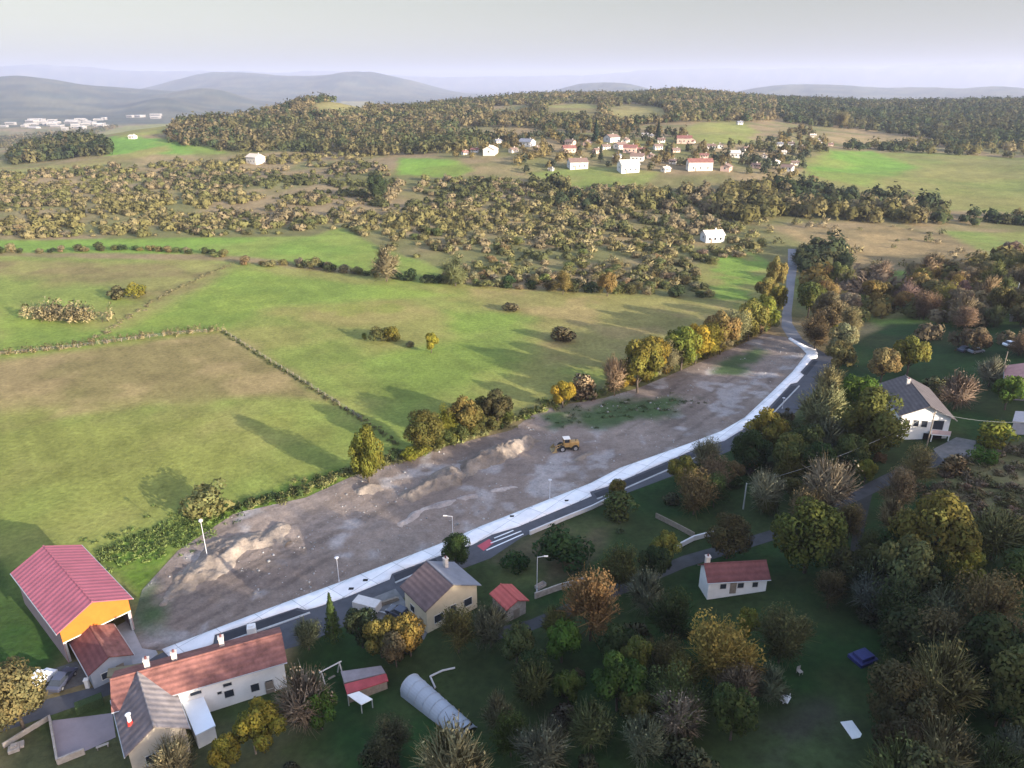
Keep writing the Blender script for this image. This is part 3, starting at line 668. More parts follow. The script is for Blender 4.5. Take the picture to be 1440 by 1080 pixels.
for (x, y, w, k, c, lb) in [
    (1140, 420, 44, 'leaf', OL, "olive tree at the right verge where the lane leaves the site"),
    (1166, 436, 56, 'wide', (.16, .13, .06), "broad tan-olive tree right of the lane mouth"),
    (1150, 462, 50, 'mix', RB, "dark reddish undergrowth tree in the bend right of the lane mouth"),
    (1186, 476, 44, 'leaf', TN, "tan tree at the corner of the pavement"),
    (1178, 470, 24, 'leaf', YE, "bright yellow crown in front of the tan tree by the pavement corner"),
    (1196, 452, 40, 'mix', TN, "fuzzy beige tree above the pavement corner"),
    (1182, 500, 40, 'leaf', (.22, .16, .06), "ochre tree just below the pavement corner"),
    (1166, 535, 46, 'twig', TN, "smaller bare tree behind the tall bare one by the road bend"),
    (1158, 572, 68, 'twig', TN, "tall bare fan-shaped tree beside the road bend"),
    (1168, 612, 64, 'twig', GY, "dim leafless tree in the shade under the tall bare tree"),
    (1228, 590, 100, 'wide', (.10, .12, .03), "big olive tree hiding the left side of the white villa"),
    (1208, 558, 58, 'leaf', LG, "fresh green round crown behind the big olive tree"),
    (1282, 498, 50, 'leaf', (.17, .155, .03), "yellow-green round tree on the shaded lawn beyond the villa"),
    (1243, 512, 44, 'leaf', (.22, .15, .07), "tan-orange tree left of the round tree beyond the villa"),
    (1262, 505, 26, 'mix', OL, "slim tree between tan and yellow-green ones beyond the villa"),
    (1350, 545, 54, 'twig', (.18, .15, .09), "pinkish bare round tree right of the villa"),
    (1312, 548, 44, 'brush', (.13, .14, .06), "low grey-green bush behind the villa roof"),
    (1396, 520, 42, 'twig', (.19, .165, .1), "pale bare tree beside the dark red roof at the edge"),
    (1420, 550, 46, 'leaf', LG, "green tree drooping below the dark red roof at the edge"),
    (1080, 605, 60, 'leaf', (.17, .15, .03), "yellow-crowned tree overhanging the pavement bend"),
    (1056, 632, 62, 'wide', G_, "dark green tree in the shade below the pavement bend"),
    (1112, 640, 60, 'leaf', OL, "olive tree in the shade right of the yellow-crowned one"),
    (1150, 650, 50, 'leaf', G_, "dark tree filling the gap below the bare trees"),
    (960, 668, 46, 'leaf', (.17, .15, .035), "golden-green tree at the left of the group below the pavement"),
    (994, 635, 46, 'mix', TN, "pinkish-beige crown touching the pavement edge"),
    (1004, 668, 50, 'mix', (.16, .13, .07), "tan-topped tree right of the golden-green one"),
    (868, 690, 28, 'leaf', (.14, .12, .03), "small mustard tree at the pavement's lower edge"),
    (870, 712, 60, 'shrub', OL, "dim low thicket under the small mustard tree"),
    (1078, 690, 58, 'twig', (.25, .2, .14), "pale blossom-like bare tree beside the wooden pole"),
    (1130, 706, 40, 'twig', GY, "grey bare tree between the pale one and the broad twiggy one"),
    (1166, 684, 84, 'twig', (.23, .18, .12), "broad twiggy tree with pinkish-beige outer branches"),
    (1160, 680, 46, 'mix', YG, "yellow-leaved crown inside the broad twiggy tree"),
    (1218, 664, 30, 'leaf', YG, "narrow yellow-green tree by the lane under the villa"),
    (1140, 760, 100, 'wide', (.10, .095, .025), "massive dense olive tree beside the dark track"),
    (1136, 715, 56, 'mix', (.2, .14, .07), "brownish tree top peeping over the massive olive tree"),
    (1026, 757, 62, 'wide', (.10, .08, .03), "brown-olive tree above the cottage with the dark red roof"),
    (936, 772, 42, 'leaf', (.19, .175, .04), "tree with a bright yellow sunlit top beside the garden lane"),
    (920, 795, 50, 'leaf', G_, "dark tree under the bright yellow-topped one"),
    (872, 800, 62, 'mix', OL, "loose dark tree with a few pale tips left of the garden lane"),
    (912, 832, 66, 'twig', GY, "dim grey tree with pale twig tips near the garden lane"),
    (832, 856, 92, 'mix', (.24, .175, .07), "big round tree with a golden-brown sunlit top"),
    (790, 905, 54, 'leaf', LG, "upright fresh green tree left of centre in the shaded wood"),
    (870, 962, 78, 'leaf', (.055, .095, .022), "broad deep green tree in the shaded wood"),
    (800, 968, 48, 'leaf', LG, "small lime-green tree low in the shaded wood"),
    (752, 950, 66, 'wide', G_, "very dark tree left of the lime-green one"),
    (895, 1000, 56, 'leaf', (.11, .10, .03), "mustard-green tree low in front of the broad deep green one"),
    (938, 925, 62, 'mix', (.12, .09, .04), "dusky brown tree left of the glowing orange one"),
    (1014, 918, 104, 'mix', (.29, .2, .06), "large glowing orange-yellow tree in the shaded wood"),
    (1040, 960, 70, 'twig', (.14, .11, .07), "rust-brown bare tree at the foot of the glowing orange one"),
    (1102, 892, 84, 'mix', (.10, .095, .045), "tall feathery olive tree below the cottage lawn"),
    (1050, 880, 40, 'leaf', YG, "yellow-green tuft of a tree between orange and feathery ones"),
    (955, 1002, 76, 'twig', (.19, .17, .11), "pale upright twiggy tree at the bottom of the wood"),
    (1032, 1005, 76, 'leaf', (.055, .09, .025), "round dark green tree at the lower edge of the wood"),
    (1085, 960, 56, 'twig', GY, "grey-brown bare tree at the lawn side of the wood"),
    (905, 1040, 70, 'twig', GY, "dim bare thicket tree at the bottom edge under the wood"),
    (690, 880, 62, 'twig', GY, "lilac-grey bare bush tree beside the red roofed shed"),
    (644, 888, 62, 'mix', (.11, .105, .04), "grey-green tree in front of the cream house gable"),
    (576, 895, 56, 'leaf', (.22, .17, .045), "golden tree in front of the cluttered yard"),
    (535, 898, 54, 'leaf', (.2, .155, .045), "second golden tree, left of the one by the yard"),
    (556, 915, 46, 'leaf', RB, "reddish underside tree below the two golden ones"),
    (466, 868, 36, 'cone', (.06, .10, .025), "small green conifer between road and gardens"),
    (432, 892, 46, 'twig', GY, "grey bare tree at the end of the long white house"),
    (508, 885, 52, 'leaf', (.05, .06, .03), "dim dark tree right of the small conifer"),
    (426, 985, 84, 'twig', (.21, .17, .105), "big bare pale tree right of the long white house"),
    (450, 1000, 54, 'leaf', LG, "green lower tree behind the big bare pale one"),
    (366, 1026, 68, 'leaf', (.20, .19, .03), "bright yellow-green tree below the white lean-to"),
    (316, 1062, 50, 'leaf', (.22, .20, .03), "bright yellow tree at the bottom edge"),
    (240, 1072, 76, 'twig', (.22,.18,.11), "bare beige tree in front of the brown wing"),
    (20, 985, 100, 'wide', (.17, .15, .06), "large straw-yellow tree at the left edge beside the cars"),
    (642, 1072, 112, 'twig', (.27, .23, .12), "pale yellowish twiggy tree at the bottom edge below the polytunnel"),
    (762, 1052, 84, 'twig', GY, "lilac-grey bare tree at the bottom edge right of the polytunnel"),
    (700, 1000, 54, 'twig', GY, "small dim bare tree beside the polytunnel"),
    (545, 1040, 70, 'mix', (.085, .085, .04), "dark bare tree left of the polytunnel"),
    (641, 775, 48, 'wide', (.05, .085, .02), "dark round tree with a lime top standing in front of the pavement"),
    (1316, 762, 126, 'wide', (.13, .135, .035), "biggest tree, leafy yellow-green, right of the dark track"),
    (1352, 800, 64, 'leaf', YG, "sunlit light green tree leaning on the biggest one"),
    (1262, 782, 70, 'wide', G_, "deep green tree on the track side of the biggest one"),
    (1264, 690, 54, 'mix', TN, "tan tree lining the track's upper right side"),
    (1290, 660, 56, 'mix', (.2, .15, .075), "orange-tan tree at the villa's driveway"),
    (1256, 725, 50, 'twig', (.22, .16, .08), "beige bare tree lower down the track's right side"),
    (1400, 612, 56, 'shrub', YG, "sunny yellow-green bush at the edge of the dry slope"),
    (1384, 640, 40, 'shrub', LG, "green bush left on the edge of the dry slope"),
    (1345, 655, 40, 'brush', TN, "beige bush by the villa's drive"),
    (1390, 850, 100, 'mix', (.17, .14, .06), "large half-bare tree at the right edge with tan tips"),
    (1418, 915, 84, 'mix', (.14, .12, .06), "grey-olive tree below it at the right edge"),
    (1330, 860, 70, 'twig', GY, "dim bare tree left of the half-bare one"),
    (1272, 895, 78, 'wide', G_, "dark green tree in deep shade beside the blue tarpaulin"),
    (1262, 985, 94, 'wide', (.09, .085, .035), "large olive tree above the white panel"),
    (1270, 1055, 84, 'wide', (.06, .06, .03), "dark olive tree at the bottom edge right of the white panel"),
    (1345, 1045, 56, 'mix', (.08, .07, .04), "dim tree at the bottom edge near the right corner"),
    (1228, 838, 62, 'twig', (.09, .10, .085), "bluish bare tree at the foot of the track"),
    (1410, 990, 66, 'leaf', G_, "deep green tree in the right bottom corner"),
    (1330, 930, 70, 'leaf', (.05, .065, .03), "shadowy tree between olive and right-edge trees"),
    (725, 790, 40, 'shrub', (.03, .06, .02), "low dark green shrub behind the red roofed shed"),
    (792, 772, 90, 'shrub', (.035, .065, .02), "wide dark green thicket on the meadow below the pavement"),
    (1196, 735, 46, 'mix', (.12, .105, .045), "drab tree leaning over the dark track from its left side"),
    (1190, 805, 60, 'leaf', (.05, .065, .022), "dark tree closing off the lower end of the dark track"),
    (1168, 830, 50, 'mix', (.09, .09, .04), "dim tree between the massive olive tree and the end of the track"),
    (1230, 770, 50, 'mix', (.08, .085, .03), "dim tree crowding the right side of the dark track"),
    (1428, 1045, 50, 'twig', GY, "bare grey tree in the very corner"),
]:
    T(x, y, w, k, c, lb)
# ------------------------------------------------------------------ buildings
M_GLASS = mat("dark_glass", (.03, .035, .045), .15, .1, 1, .5)
M_WHITE = mat("white_render", (.70, .68, .65), .9, .14, .35, .2)
M_CREAM = mat("cream_render", (.55, .47, .33), .9, .14, .35, .2)
M_TILE_R = mat("red_roof_tiles", (.20, .088, .072), .85, .4, .9, .2, .6, 0, 'Object', .45, 'Y')
M_TILE_D = mat("dull_red_tiles", (.135, .052, .05), .85, .25, .9, .2, .6, 0, 'Object', .45, 'Y')
M_TILE_B = mat("brown_roof_tiles", (.125, .088, .085), .85, .25, .9, .2, .6, 0, 'Object', .45, 'Y')
M_TILE_G = mat("weathered_grey_tiles", (.25, .215, .2), .85, .25, .9, .2, .6, 0, 'Object', .3, 'X')
M_SLATE = mat("grey_slate_roof", (.17, .175, .2), .6, .15, .8, .3)
M_PINK = mat("pink_sheet_roof", (.30, .082, .108), .6, .16, .35, .35, .5, 0, 'Object', .3, 'X')
M_ORANGE = mat("orange_gable_boards", (.36, .11, .012), .7, .1, 1, .3, .3, 0, 'Object', 2.0, 'X')
M_WOOD = mat("grey_timber", (.22, .18, .14), .9, .25, 2, .2)
M_FRAME = mat("window_frame_paint", (.6, .57, .52), .7, .05, 2, .3)
M_BRICK = mat("chimney_render", (.50, .45, .40), .9, .15, 2, .2)
M_STONE = mat("stone_wall", (.34, .30, .26), .95, .3, 1.5, .2, .4)
M_METAL = mat("galvanised_metal", (.42, .43, .44), .5, .1, 3, .5, 0, .4)
M_DARK = mat("dark_opening", (.03, .028, .026), .95, .2, 2, .1)

def window(parent, u, z, w, h, face, at, out, frame=M_FRAME, name="window"):
    """a window in a wall: face 'x' = the wall at x=at, u along y; face 'y' = the wall at y=at, u along x; out = +1/-1"""
    f = MB(); t = .07
    def bx(mb, u0, u1, z0, z1, d0, d1):
        a, b = sorted((at + out * d0, at + out * d1))
        mb.box(u0, u1, a, b, z0, z1) if face == 'y' else mb.box(a, b, u0, u1, z0, z1)
    bx(f, u - w / 2 - t, u - w / 2, z - t, z + h + t, .002, .06); bx(f, u + w / 2, u + w / 2 + t, z - t, z + h + t, .002, .06)
    bx(f, u - w / 2, u + w / 2, z + h, z + h + t, .002, .06); bx(f, u - w / 2, u + w / 2, z - t, z, .002, .09)
    o = f.build(name, frame, parent)
    g = MB(); bx(g, u - w / 2, u + w / 2, z, z + h, .003, .025); g.build("pane", M_GLASS, o)
    return o
def gable_body(mb, L, Wd, he, hr, base=-1.5):
    mb.prism([(-Wd / 2, base), (Wd / 2, base), (Wd / 2, he), (0, hr), (-Wd / 2, he)], -L / 2, L / 2)
def gable_roof(root, L, Wd, he, hr, m, over=.45, th=.16, left=None, name="roof", right=True):
    sl = (hr - he) / (Wd / 2); ze = he - over * sl
    for sgn in ((1, -1) if right else (1,)):
        mb = MB()
        prof = [(0, hr + .02), (sgn * (Wd / 2 + over), ze + .02), (sgn * (Wd / 2 + over), ze + .02 + th), (0, hr + .02 + th)]
        mb.prism(prof if sgn > 0 else prof[::-1], -L / 2 - over, L / 2 + over)
        mm = (left or m) if sgn < 0 else m
        o = mb.build("roof_slope", mm, root)
    if L > 7 and over > .3:
        for sgn in (1, -1):
            y = sgn * (Wd / 2 + over + .05); MB().tube((-L / 2 - over, y, ze + .03), (L / 2 + over, y, ze + .03), .07, n=6).build('gutter', M_METAL, root)
    r = MB(); r.tube((-L / 2 - over, 0, hr + th + .02), (L / 2 + over, 0, hr + th + .02), .12, n=6); r.build("ridge", m, root)
def chimney(root, x, y, z0, z1, s=.6, m=M_BRICK):
    c = MB().box(x - s / 2, x + s / 2, y - s / 2, y + s / 2, z0, z1).build("chimney", m, root)
    MB().box(x - s / 2 - .08, x + s / 2 + .08, y - s / 2 - .08, y + s / 2 + .08, z1 + .002, z1 + .12).build("chimney_cap", m, c)
    MB().tube((x, y, z1 + .12), (x, y, z1 + .45), .14).build("chimney_pot", M_TILE_D, c)
def frame3(A, B, C, z_eave, z0=None):
    """eave corners in the photograph: A back and B front of one long eave, C front of the other. Returns base point, length, width, turn"""
    g = G(*B).z if z0 is None else z0
    a, b, c = (Pz(*q, g + z_eave) for q in (A, B, C))
    u = (b - a); L = u.length; u.normalize()
    v = (c - b); v = v - u * v.dot(u); Wd = v.length; v.normalize()
    ctr = a + u * L / 2 + v * Wd / 2
    rz = math.atan2(u.y, u.x)
    side = 1 if (Vector((-u.y, u.x, 0)).dot(v) > 0) else -1
    return Vector((ctr.x, ctr.y, zg(ctr.x, ctr.y))), L, Wd, rz, side, g
def house(name, label, A, B, C, he, hr, wall, roof, left=None, windows=(), chim=(), over=.45, group=None, cat="house", door=None, z0=None):
    p, L, Wd, rz, side, g = frame3(A, B, C, he, z0)
    p.z = g
    root = empty(name, p, rz, label, cat, group)
    mb = MB(); gable_body(mb, L - 2 * over, Wd - 2 * over, he + over * (hr - he) / (Wd / 2), hr); mb.build("wall", wall, root)
    w2 = Wd - 2 * over; h2 = he + over * (hr - he) / (Wd / 2)
    gable_roof(root, L - 2 * over, w2, h2, hr, roof, over, left=left)
    L2 = L - 2 * over
    for (f, u, z, w, h) in windows:
        if f == 'front': window(root, side * u * w2 / 2, z, w, h, 'x', L2 / 2, 1)
        elif f == 'near': window(root, u * L2 / 2, z, w, h, 'y', -side * w2 / 2, -side)
        elif f == 'far': window(root, u * L2 / 2, z, w, h, 'y', side * w2 / 2, side)
        elif f == 'back': window(root, u * w2 / 2, z, w, h, 'x', -L2 / 2, -1)
    if door:
        f, u, w, h = door
        d = MB()
        if f == 'front': d.box(L2 / 2 + .003, L2 / 2 + .06, side * u * w2 / 2 - w / 2, side * u * w2 / 2 + w / 2, 0, h)
        else: a, b = sorted((-side * w2 / 2 - side * .003, -side * w2 / 2 - side * .06)); d.box(u * L2 / 2 - w / 2, u * L2 / 2 + w / 2, a, b, 0, h)
        o = d.build("door", M_WOOD, root)
    for (u, v, top) in chim:
        zr = hr - abs(v) * (hr - h2); chimney(root, u * L2 / 2, side * v * w2 / 2, zr - .4, top)
    return root, L2, w2, side, h2

# barn with the pink roof: open front under an orange gable
p, L, Wd, rz, side, g = frame3((15, 807), (80, 893), (192, 848), 5.6)
p.z = g
barn = empty("open_barn", p, rz, "big open barn with a pink sheet roof and an orange boarded gable", "barn")
hr, he, ov = 8.0, 5.6, .5
L2, w2 = L - 2 * ov, Wd - 2 * ov
h2 = he + ov * (hr - he) / (Wd / 2)
gable_roof(barn, L2, w2, h2, hr, M_PINK, ov, .12)
MB().prism([(-w2 / 2, h2 - 2.2), (w2 / 2, h2 - 2.2), (w2 / 2, h2), (0, hr), (-w2 / 2, h2)], L2 / 2 - .12, L2 / 2).build("gable", M_ORANGE, barn)
MB().prism([(-w2 / 2, -1), (w2 / 2, -1), (w2 / 2, h2), (0, hr), (-w2 / 2, h2)], -L2 / 2, -L2 / 2 + .12).build("rear_wall", M_WOOD, barn)
for sg in (1, -1):
    a, b = sorted((sg * w2 / 2, sg * (w2 / 2 - .14)))
    MB().box(-L2 / 2 + .13, L2 / 2 - .13, a, b, -1, h2 - .9).build("side_wall", mat("faded_metal_wall", (.30, .22, .22), .7, .12, .6, .3, .3, 0, 'Object', .35, 'X'), barn)
    for k in range(2):
        x = L2 / 2 - .25 - k * L2 * .45
        MB().box(x - .12, x + .12, min(sg * (w2 / 2 - .17), sg * (w2 / 2 - .42)), max(sg * (w2 / 2 - .17), sg * (w2 / 2 - .42)), -1, h2 - .2).build("post", M_METAL, barn)
MB().box(L2 / 2 - .16, L2 / 2 + .06, -w2 / 2, w2 / 2, h2 - 2.35, h2 - 2.203).build("lintel_beam", mat('pale_beam', (.5, .47, .42), .8, .1), barn)

house("red_roof_annexe", "small low building with a reddish hipped roof tucked under the barn's front", (98, 905), (124, 952), (188, 921), 2.6, 4.0, mat("blue_grey_wall", (.30, .32, .36), .9, .1, 1), M_TILE_R, left=M_TILE_D, over=.35,
      windows=[('front', -.3, .8, 1.2, 1.0)], door=('front', .4, 1.0, 2.0), cat="outbuilding")
# long white house with the wing
hs, L2, w2, side, h2 = house("long_house", "long white farmhouse under a streaky red tiled roof", (157, 1003), (404, 932), (388, 884), 4.6, 6.4, M_WHITE, M_TILE_R, over=.4,
      windows=[('near', -.1, 3.4, 1.3, .5), ('near', .28, 3.3, 1.0, .5), ('near', .28, 1.5, 1.1, 1.1), ('near', .17, 2.4, .5, .4), ('near', .6, 1.2, 1.0, 1.2), ('near', .78, .9, .9, 1.4), ('front', 0, 2.0, 1.0, 1.1)],
      door=('near', .78, 1.1, 2.1), chim=[(-.62, .25, 7.5), (-.3, .3, 7.3), (.28, .5, 7.2)], cat="house")
house("farm_wing", "brown tiled wing set across the end of the long white farmhouse", (156, 985), (176, 1066), (270, 1034), 4.2, 6.6, mat("ochre_render", (.48, .42, .34), .9, .12, 1), M_TILE_G, left=mat("dark_corrugated_roof", (.14, .115, .115), .8, .3, .9, .2, .6, 0, 'Object', .3, 'X'), over=.4,
      windows=[('front', -.35, 1.5, 1.0, 1.2), ('front', .35, 1.5, 1.0, 1.2)], cat="house")
def slab_building(name, label, quad, z, th, m_roof, m_wall, cat, slope=0, legs=False):
    """flat or slightly sloping roof over walls; quad = its roof corners in the photograph"""
    g = min(G(*q).z for q in quad); P = [Pz(*q, g + z) for q in quad]; c = sum(P, Vector()) / 4; c.z = g
    r = empty(name, c, 0, label, cat)
    top = [p - c for p in P]
    MB().poly([(p.x, p.y, p.z) for p in top] + [(p.x, p.y, p.z - th) for p in top], [(0, 1, 2, 3), (7, 6, 5, 4)] + [(i, 4 + i, 4 + (i + 1) % 4, (i + 1) % 4) for i in range(4)]).build("roof_panel", m_roof, r)
    k = .94
    if legs:
        for p in top: MB().tube((p.x * k, p.y * k, -.6), (p.x * k, p.y * k, p.z - th - .002), .07).build("post", m_wall, r)
    else:
        MB().poly([(p.x * k, p.y * k, p.z - th - .003) for p in top] + [(p.x * k, p.y * k, -1.2) for p in top], [(0, 1, 2, 3), (7, 6, 5, 4)] + [(i, 4 + i, 4 + (i + 1) % 4, (i + 1) % 4) for i in range(4)]).build("wall", m_wall, r)
    return r
slab_building("lean_to", "pale blue-white flat lean-to roof against the white farmhouse", [(253, 981), (286, 979), (303, 1020), (275, 1034)], 3.0, .2, mat("white_sheet_roof", (.68, .72, .76), .6, .06, .5), M_WHITE, "outbuilding")
slab_building("flat_shed", "shed with a flat olive-brown felt roof behind the farmhouse", [(150, 952), (152, 940), (213, 930), (222, 944)], 3.0, .2, mat("felt_roof", (.17, .14, .085), .95, .15, .7), M_STONE, "shed")
# the red and white flue on the wing's roof
q = Pz(184, 1021, zg(*G(184, 1021)[:2]) + 5.2)
fl = empty("roof_flue", (q.x, q.y, q.z - .5), .5, "red and white flue standing on the brown wing's dark roof slope", "flue")
MB().tube((0, 0, 0), (0, 0, 1.3), .34, .28, 10).build("flue_base", mat("red_paint", (.55, .05, .04), .6, .1), fl)
MB().tube((0, 0, 1.3), (0, 0, 2.3), .22, .2, 10).build("flue_pipe", M_WHITE, fl); MB().tube((0, 0, 2.33), (0, 0, 2.45), .34, .12, 10).build("cowl", M_WHITE, fl)
# walled terrace in front of the wing
tq = GP([(71, 1014), (158, 1003), (163, 1037), (82, 1074)])
tag(sheet("terrace_pavement", tq, .05, mat("terrace_slabs", (.25, .21, .22), .9, .12, .4), 1.5, world=True), "pinkish-grey terrace slab", None, None, "structure")
def wall_line(name, label, pts, h, th, m, cat="wall", world=False):
    P = [Vector(p) for p in (pts if world else GP(pts))]; c = P[0].copy(); mb = MB()
    for a, b in zip(P, P[1:]):
        n = max(1, int((b - a).length / 4)); d = (b - a).normalized(); s = Vector((-d.y, d.x)) * th / 2
        for i in range(n):
            u, v = a + (b - a) * i / n - d * .02, a + (b - a) * (i + 1) / n; zu, zv = zg(*u), zg(*v)
            q = [(u + s, zu), (v + s, zv), (v - s, zv), (u - s, zu)]
            mb.poly([(w.x - c.x, w.y - c.y, z - .5) for w, z in q] + [(w.x - c.x, w.y - c.y, z + h) for w, z in q], [(3, 2, 1, 0), (4, 5, 6, 7)] + [(k, (k + 1) % 4, 4 + (k + 1) % 4, 4 + k) for k in range(4)])
    o = mb.build(name, m); o.location = (c.x, c.y, 0)
    return tag(o, label, cat)
wall_line("terrace_wall", "low pale wall round the terrace beside the brown wing", [(71, 1013), (82, 1075), (120, 1060)], .9, .25, M_STONE)
wall_line("garden_wall", "pale garden wall running from the terrace towards the straw-yellow tree", [(70, 1012), (40, 1030), (5, 1052)], .7, .2, M_STONE)
wall_line("roadside_wall", "long pale retaining wall under the road by the meadow", [(745, 752), (790, 733), (832, 716), (856, 704)], .8, .3, mat("lime_wall", (.55, .53, .52), .9, .12, .8))
wall_line("shed_lane_wall", "grey-green wall along the lane beside the red roofed shed", [(752, 842), (785, 830), (822, 820)], 1.1, .2, M_STONE)
wall_line("lane_wall", "pale parapet wall along the lane near the bright yellow-topped tree", [(952, 772), (975, 760), (1005, 752)], .9, .25, mat("lime_wall", (.55, .53, .52)))
wall_line("timber_fence", "grey timber fence slanting down to the lane", [(922, 728), (950, 742), (976, 756)], 1.0, .15, M_WOOD, "fence")
wall_line("trimmed_hedge", "dark clipped hedge on the upper side of the terrace", [(108, 1003), (128, 995), (146, 988)], 1.3, 1.2, mat("hedge_leaves", (.035, .055, .022), .95, .4, 6, .1, .8), "hedge")

# cream house
house("cream_house", "cream house with a roof half brown tiles and half grey beside the road", (562, 826), (598, 862), (684, 830), 4.6, 7.0, M_CREAM, M_SLATE, left=M_TILE_B, over=.5,
      windows=[('front', -.55, 1.5, 1.5, 1.3), ('front', 0.02, 1.6, .9, 1.6), ('front', .62, 1.8, 1.4, 1.3), ('near', -.3, 1.6, 1.2, 1.2)], door=('near', .5, 1.0, 2.1), chim=[(-.6, .5, 7.6)])
house("red_shed", "small shed with a bright brick-red roof on the lane", (688, 836), (712, 860), (748, 849), 2.6, 3.5, M_STONE, mat("brick_red_roof", (.42, .095, .08), .75, .15, .8, .2, .5, 0, 'Object', .45, 'Y'), over=.35, door=('front', 0, 1.0, 1.9), cat="shed")
house("white_cottage", "low white cottage under a dark red roof on the shaded lawn", (995, 821), (1084, 816), (1075, 790), 2.2, 3.9, M_WHITE, M_TILE_D, over=.35, windows=[('near', -.5, .9, .9, .85), ('near', .1, .9, .9, .85), ('near', .6, .9, .8, .85)], door=('near', -.15, .95, 1.85), chim=[(-.93, 0.2, 5.0)])
# white villa
vr, L2, w2, side, h2 = house("white_villa", "white two-storey villa with a dark purple-brown roof and a balcony", (1233, 541), (1264, 586), (1335, 580), 6.0, 8.6, mat("white_render", (.78, .76, .73)), mat("villa_roof_tiles", (.095, .08, .078), .8, .25, .9, .2, .6, 0, 'Object', .45, 'Y'), over=.8,
      windows=[('front', -.72, 3.9, .9, 1.2), ('front', -.36, 3.8, 1.0, 1.4), ('front', -.02, 3.8, 1.1, 1.4), ('front', .55, 3.5, 1.9, 2.0), ('near', 0, 3.8, 1.2, 1.3), ('near', -.5, 3.8, 1.2, 1.3)], chim=[(-.5, -.15, 9.5)])
bal = MB().box(L2 / 2 + .01, L2 / 2 + 1.6, *sorted((side * w2 * .12, side * w2 * .5)), 2.9, 3.1).build("balcony", M_WHITE, vr)
MB().box(L2 / 2 + 1.5, L2 / 2 + 1.58, *sorted((side * w2 * .12, side * w2 * .5)), 3.102, 4.0).build("railing", mat("pink_parapet", (.6, .42, .38), .9, .1), bal)
for yy in (.14, .48): MB().tube((L2 / 2 + 1.5, side * w2 * yy, -1), (L2 / 2 + 1.5, side * w2 * yy, 2.898), .11).build("pillar", M_WHITE, vr)
gd = MB().box(L2 / 2 + .004, L2 / 2 + .07, *sorted((side * w2 * .02, side * w2 * .40)), 0, 2.5).build("garage_shade_panel", M_DARK, vr)  # dark panel painting the shade of the recessed garage
house("edge_house", "dark red-roofed house cut by the right edge of the view", (1412, 515), (1412, 540), (1500, 545), 4.0, 6.2, mat("purple_grey_wall", (.22, .18, .2), .9, .1, 1), mat("faded_red_roof", (.33, .17, .15), .85, .2, .9), over=.4, windows=[('near', .2, 1.4, 1.1, 1.2)])
slab_building("grey_garage", "grey garage block at the right edge beside the dry slope", [(1428, 578), (1424, 592), (1490, 600), (1490, 580)], 3.2, .25, mat("garage_roof", (.28, .27, .28), .8, .1), mat("grey_block_wall", (.34, .33, .36), .9, .1), "garage")
slab_building("white_canopy", "white flat-roofed shed at the right edge among bare trees", [(1422, 432), (1420, 442), (1470, 446), (1470, 434)], 2.8, .2, M_WHITE, M_STONE, "shed")

# polytunnel
a, b = G(577, 970), G(660, 1032)
d = (b - a); Lg = math.hypot(d.x, d.y); c = (a + b) / 2; Rg = 17 / ppm(c) * 1.02
pt = empty("polytunnel", (c.x, c.y, zg(c.x, c.y)), math.atan2(d.y, d.x), "long grey-white arched polytunnel on the shaded grass", "polytunnel")
def arch(R, n=14): return [(R * math.cos(math.pi * i / n), R * 1.05 * math.sin(math.pi * i / n)) for i in range(n + 1)]
M_POLY = mat("tunnel_film", (.29, .315, .35), .55, .1, .4, .3)
A_ = [(Rg, -.8)] + arch(Rg) + [(-Rg, -.8)]; I_ = [(Rg - .06, -.8)] + arch(Rg - .06) + [(-Rg + .06, -.8)]
n = len(A_)
pts = [(x, *q) for x in (-Lg / 2, Lg / 2) for r in (A_, I_) for q in r]
fs = []
for i in range(n - 1):
    fs += [(i, i + 1, 2 * n + i + 1, 2 * n + i), (n + i, 3 * n + i, 3 * n + i + 1, n + i + 1), (i, n + i, n + i + 1, i + 1), (2 * n + i, 2 * n + i + 1, 3 * n + i + 1, 3 * n + i)]
MB().poly(pts, fs).build("cover", M_POLY, pt, smooth=False)
for x in np.linspace(-Lg / 2 + .05, Lg / 2 - .05, 9):
    hb = MB(); pr = arch(Rg + .03)
    for q0, q1 in zip(pr, pr[1:]): hb.tube((x, *q0), (x, *q1), .035, n=5)
    hb.build("hoop", M_POLY, pt)
MB().prism(A_, Lg / 2 - .5, Lg / 2 - .42).build("end_wall", mat("old_film", (.33, .34, .36), .7, .2, .6), pt)
MB().prism(A_, -Lg / 2 + .42, -Lg / 2 + .5).build("end_wall", M_POLY, pt)
MB().box(Lg / 2 - .418, Lg / 2 - .36, -.8, .8, -.2, 1.9).build("door", M_DARK, pt)

# low sheds among the gardens
slab_building("long_shed", "long low shed with a grey roof under the golden trees", [(479, 944), (536, 936), (542, 946), (484, 960)], 2.2, .15, mat("grey_sheet_roof", (.20, .18, .19), .8, .2, .7), M_WOOD, "shed")
slab_building("red_strip_roof", "dark red sheet roof along the lower side of the long grey shed", [(484, 962), (543, 947), (546, 957), (488, 976)], 2.0, .15, mat("dark_red_sheet", (.32, .055, .06), .7, .25, .7), M_WOOD, "shed")
slab_building("white_awning", "small white awning on posts below the long shed", [(488, 977), (505, 972), (524, 983), (508, 991)], 2.0, .1, M_WHITE, M_METAL, "awning", legs=True)
p = G(467, 957)
sw = empty("swing_frame", p, .7, "pale A-shaped swing frame beside the long grey shed", "swing")
for x in (-1.3, 1.3):
    for y in (-1, 1): MB().tube((x, y, -.2), (x, 0, 2.3), .09).build("leg", mat("pale_timber", (.45, .43, .42), .8, .1), sw)
MB().tube((-1.6, 0, 2.34), (1.6, 0, 2.34), .09).build("beam", mat("pale_timber", ()), sw)
for y in (-.4, .4): MB().tube((y, 0, 2.3), (y, 0, .6), .02).build("rope", M_DARK, sw)
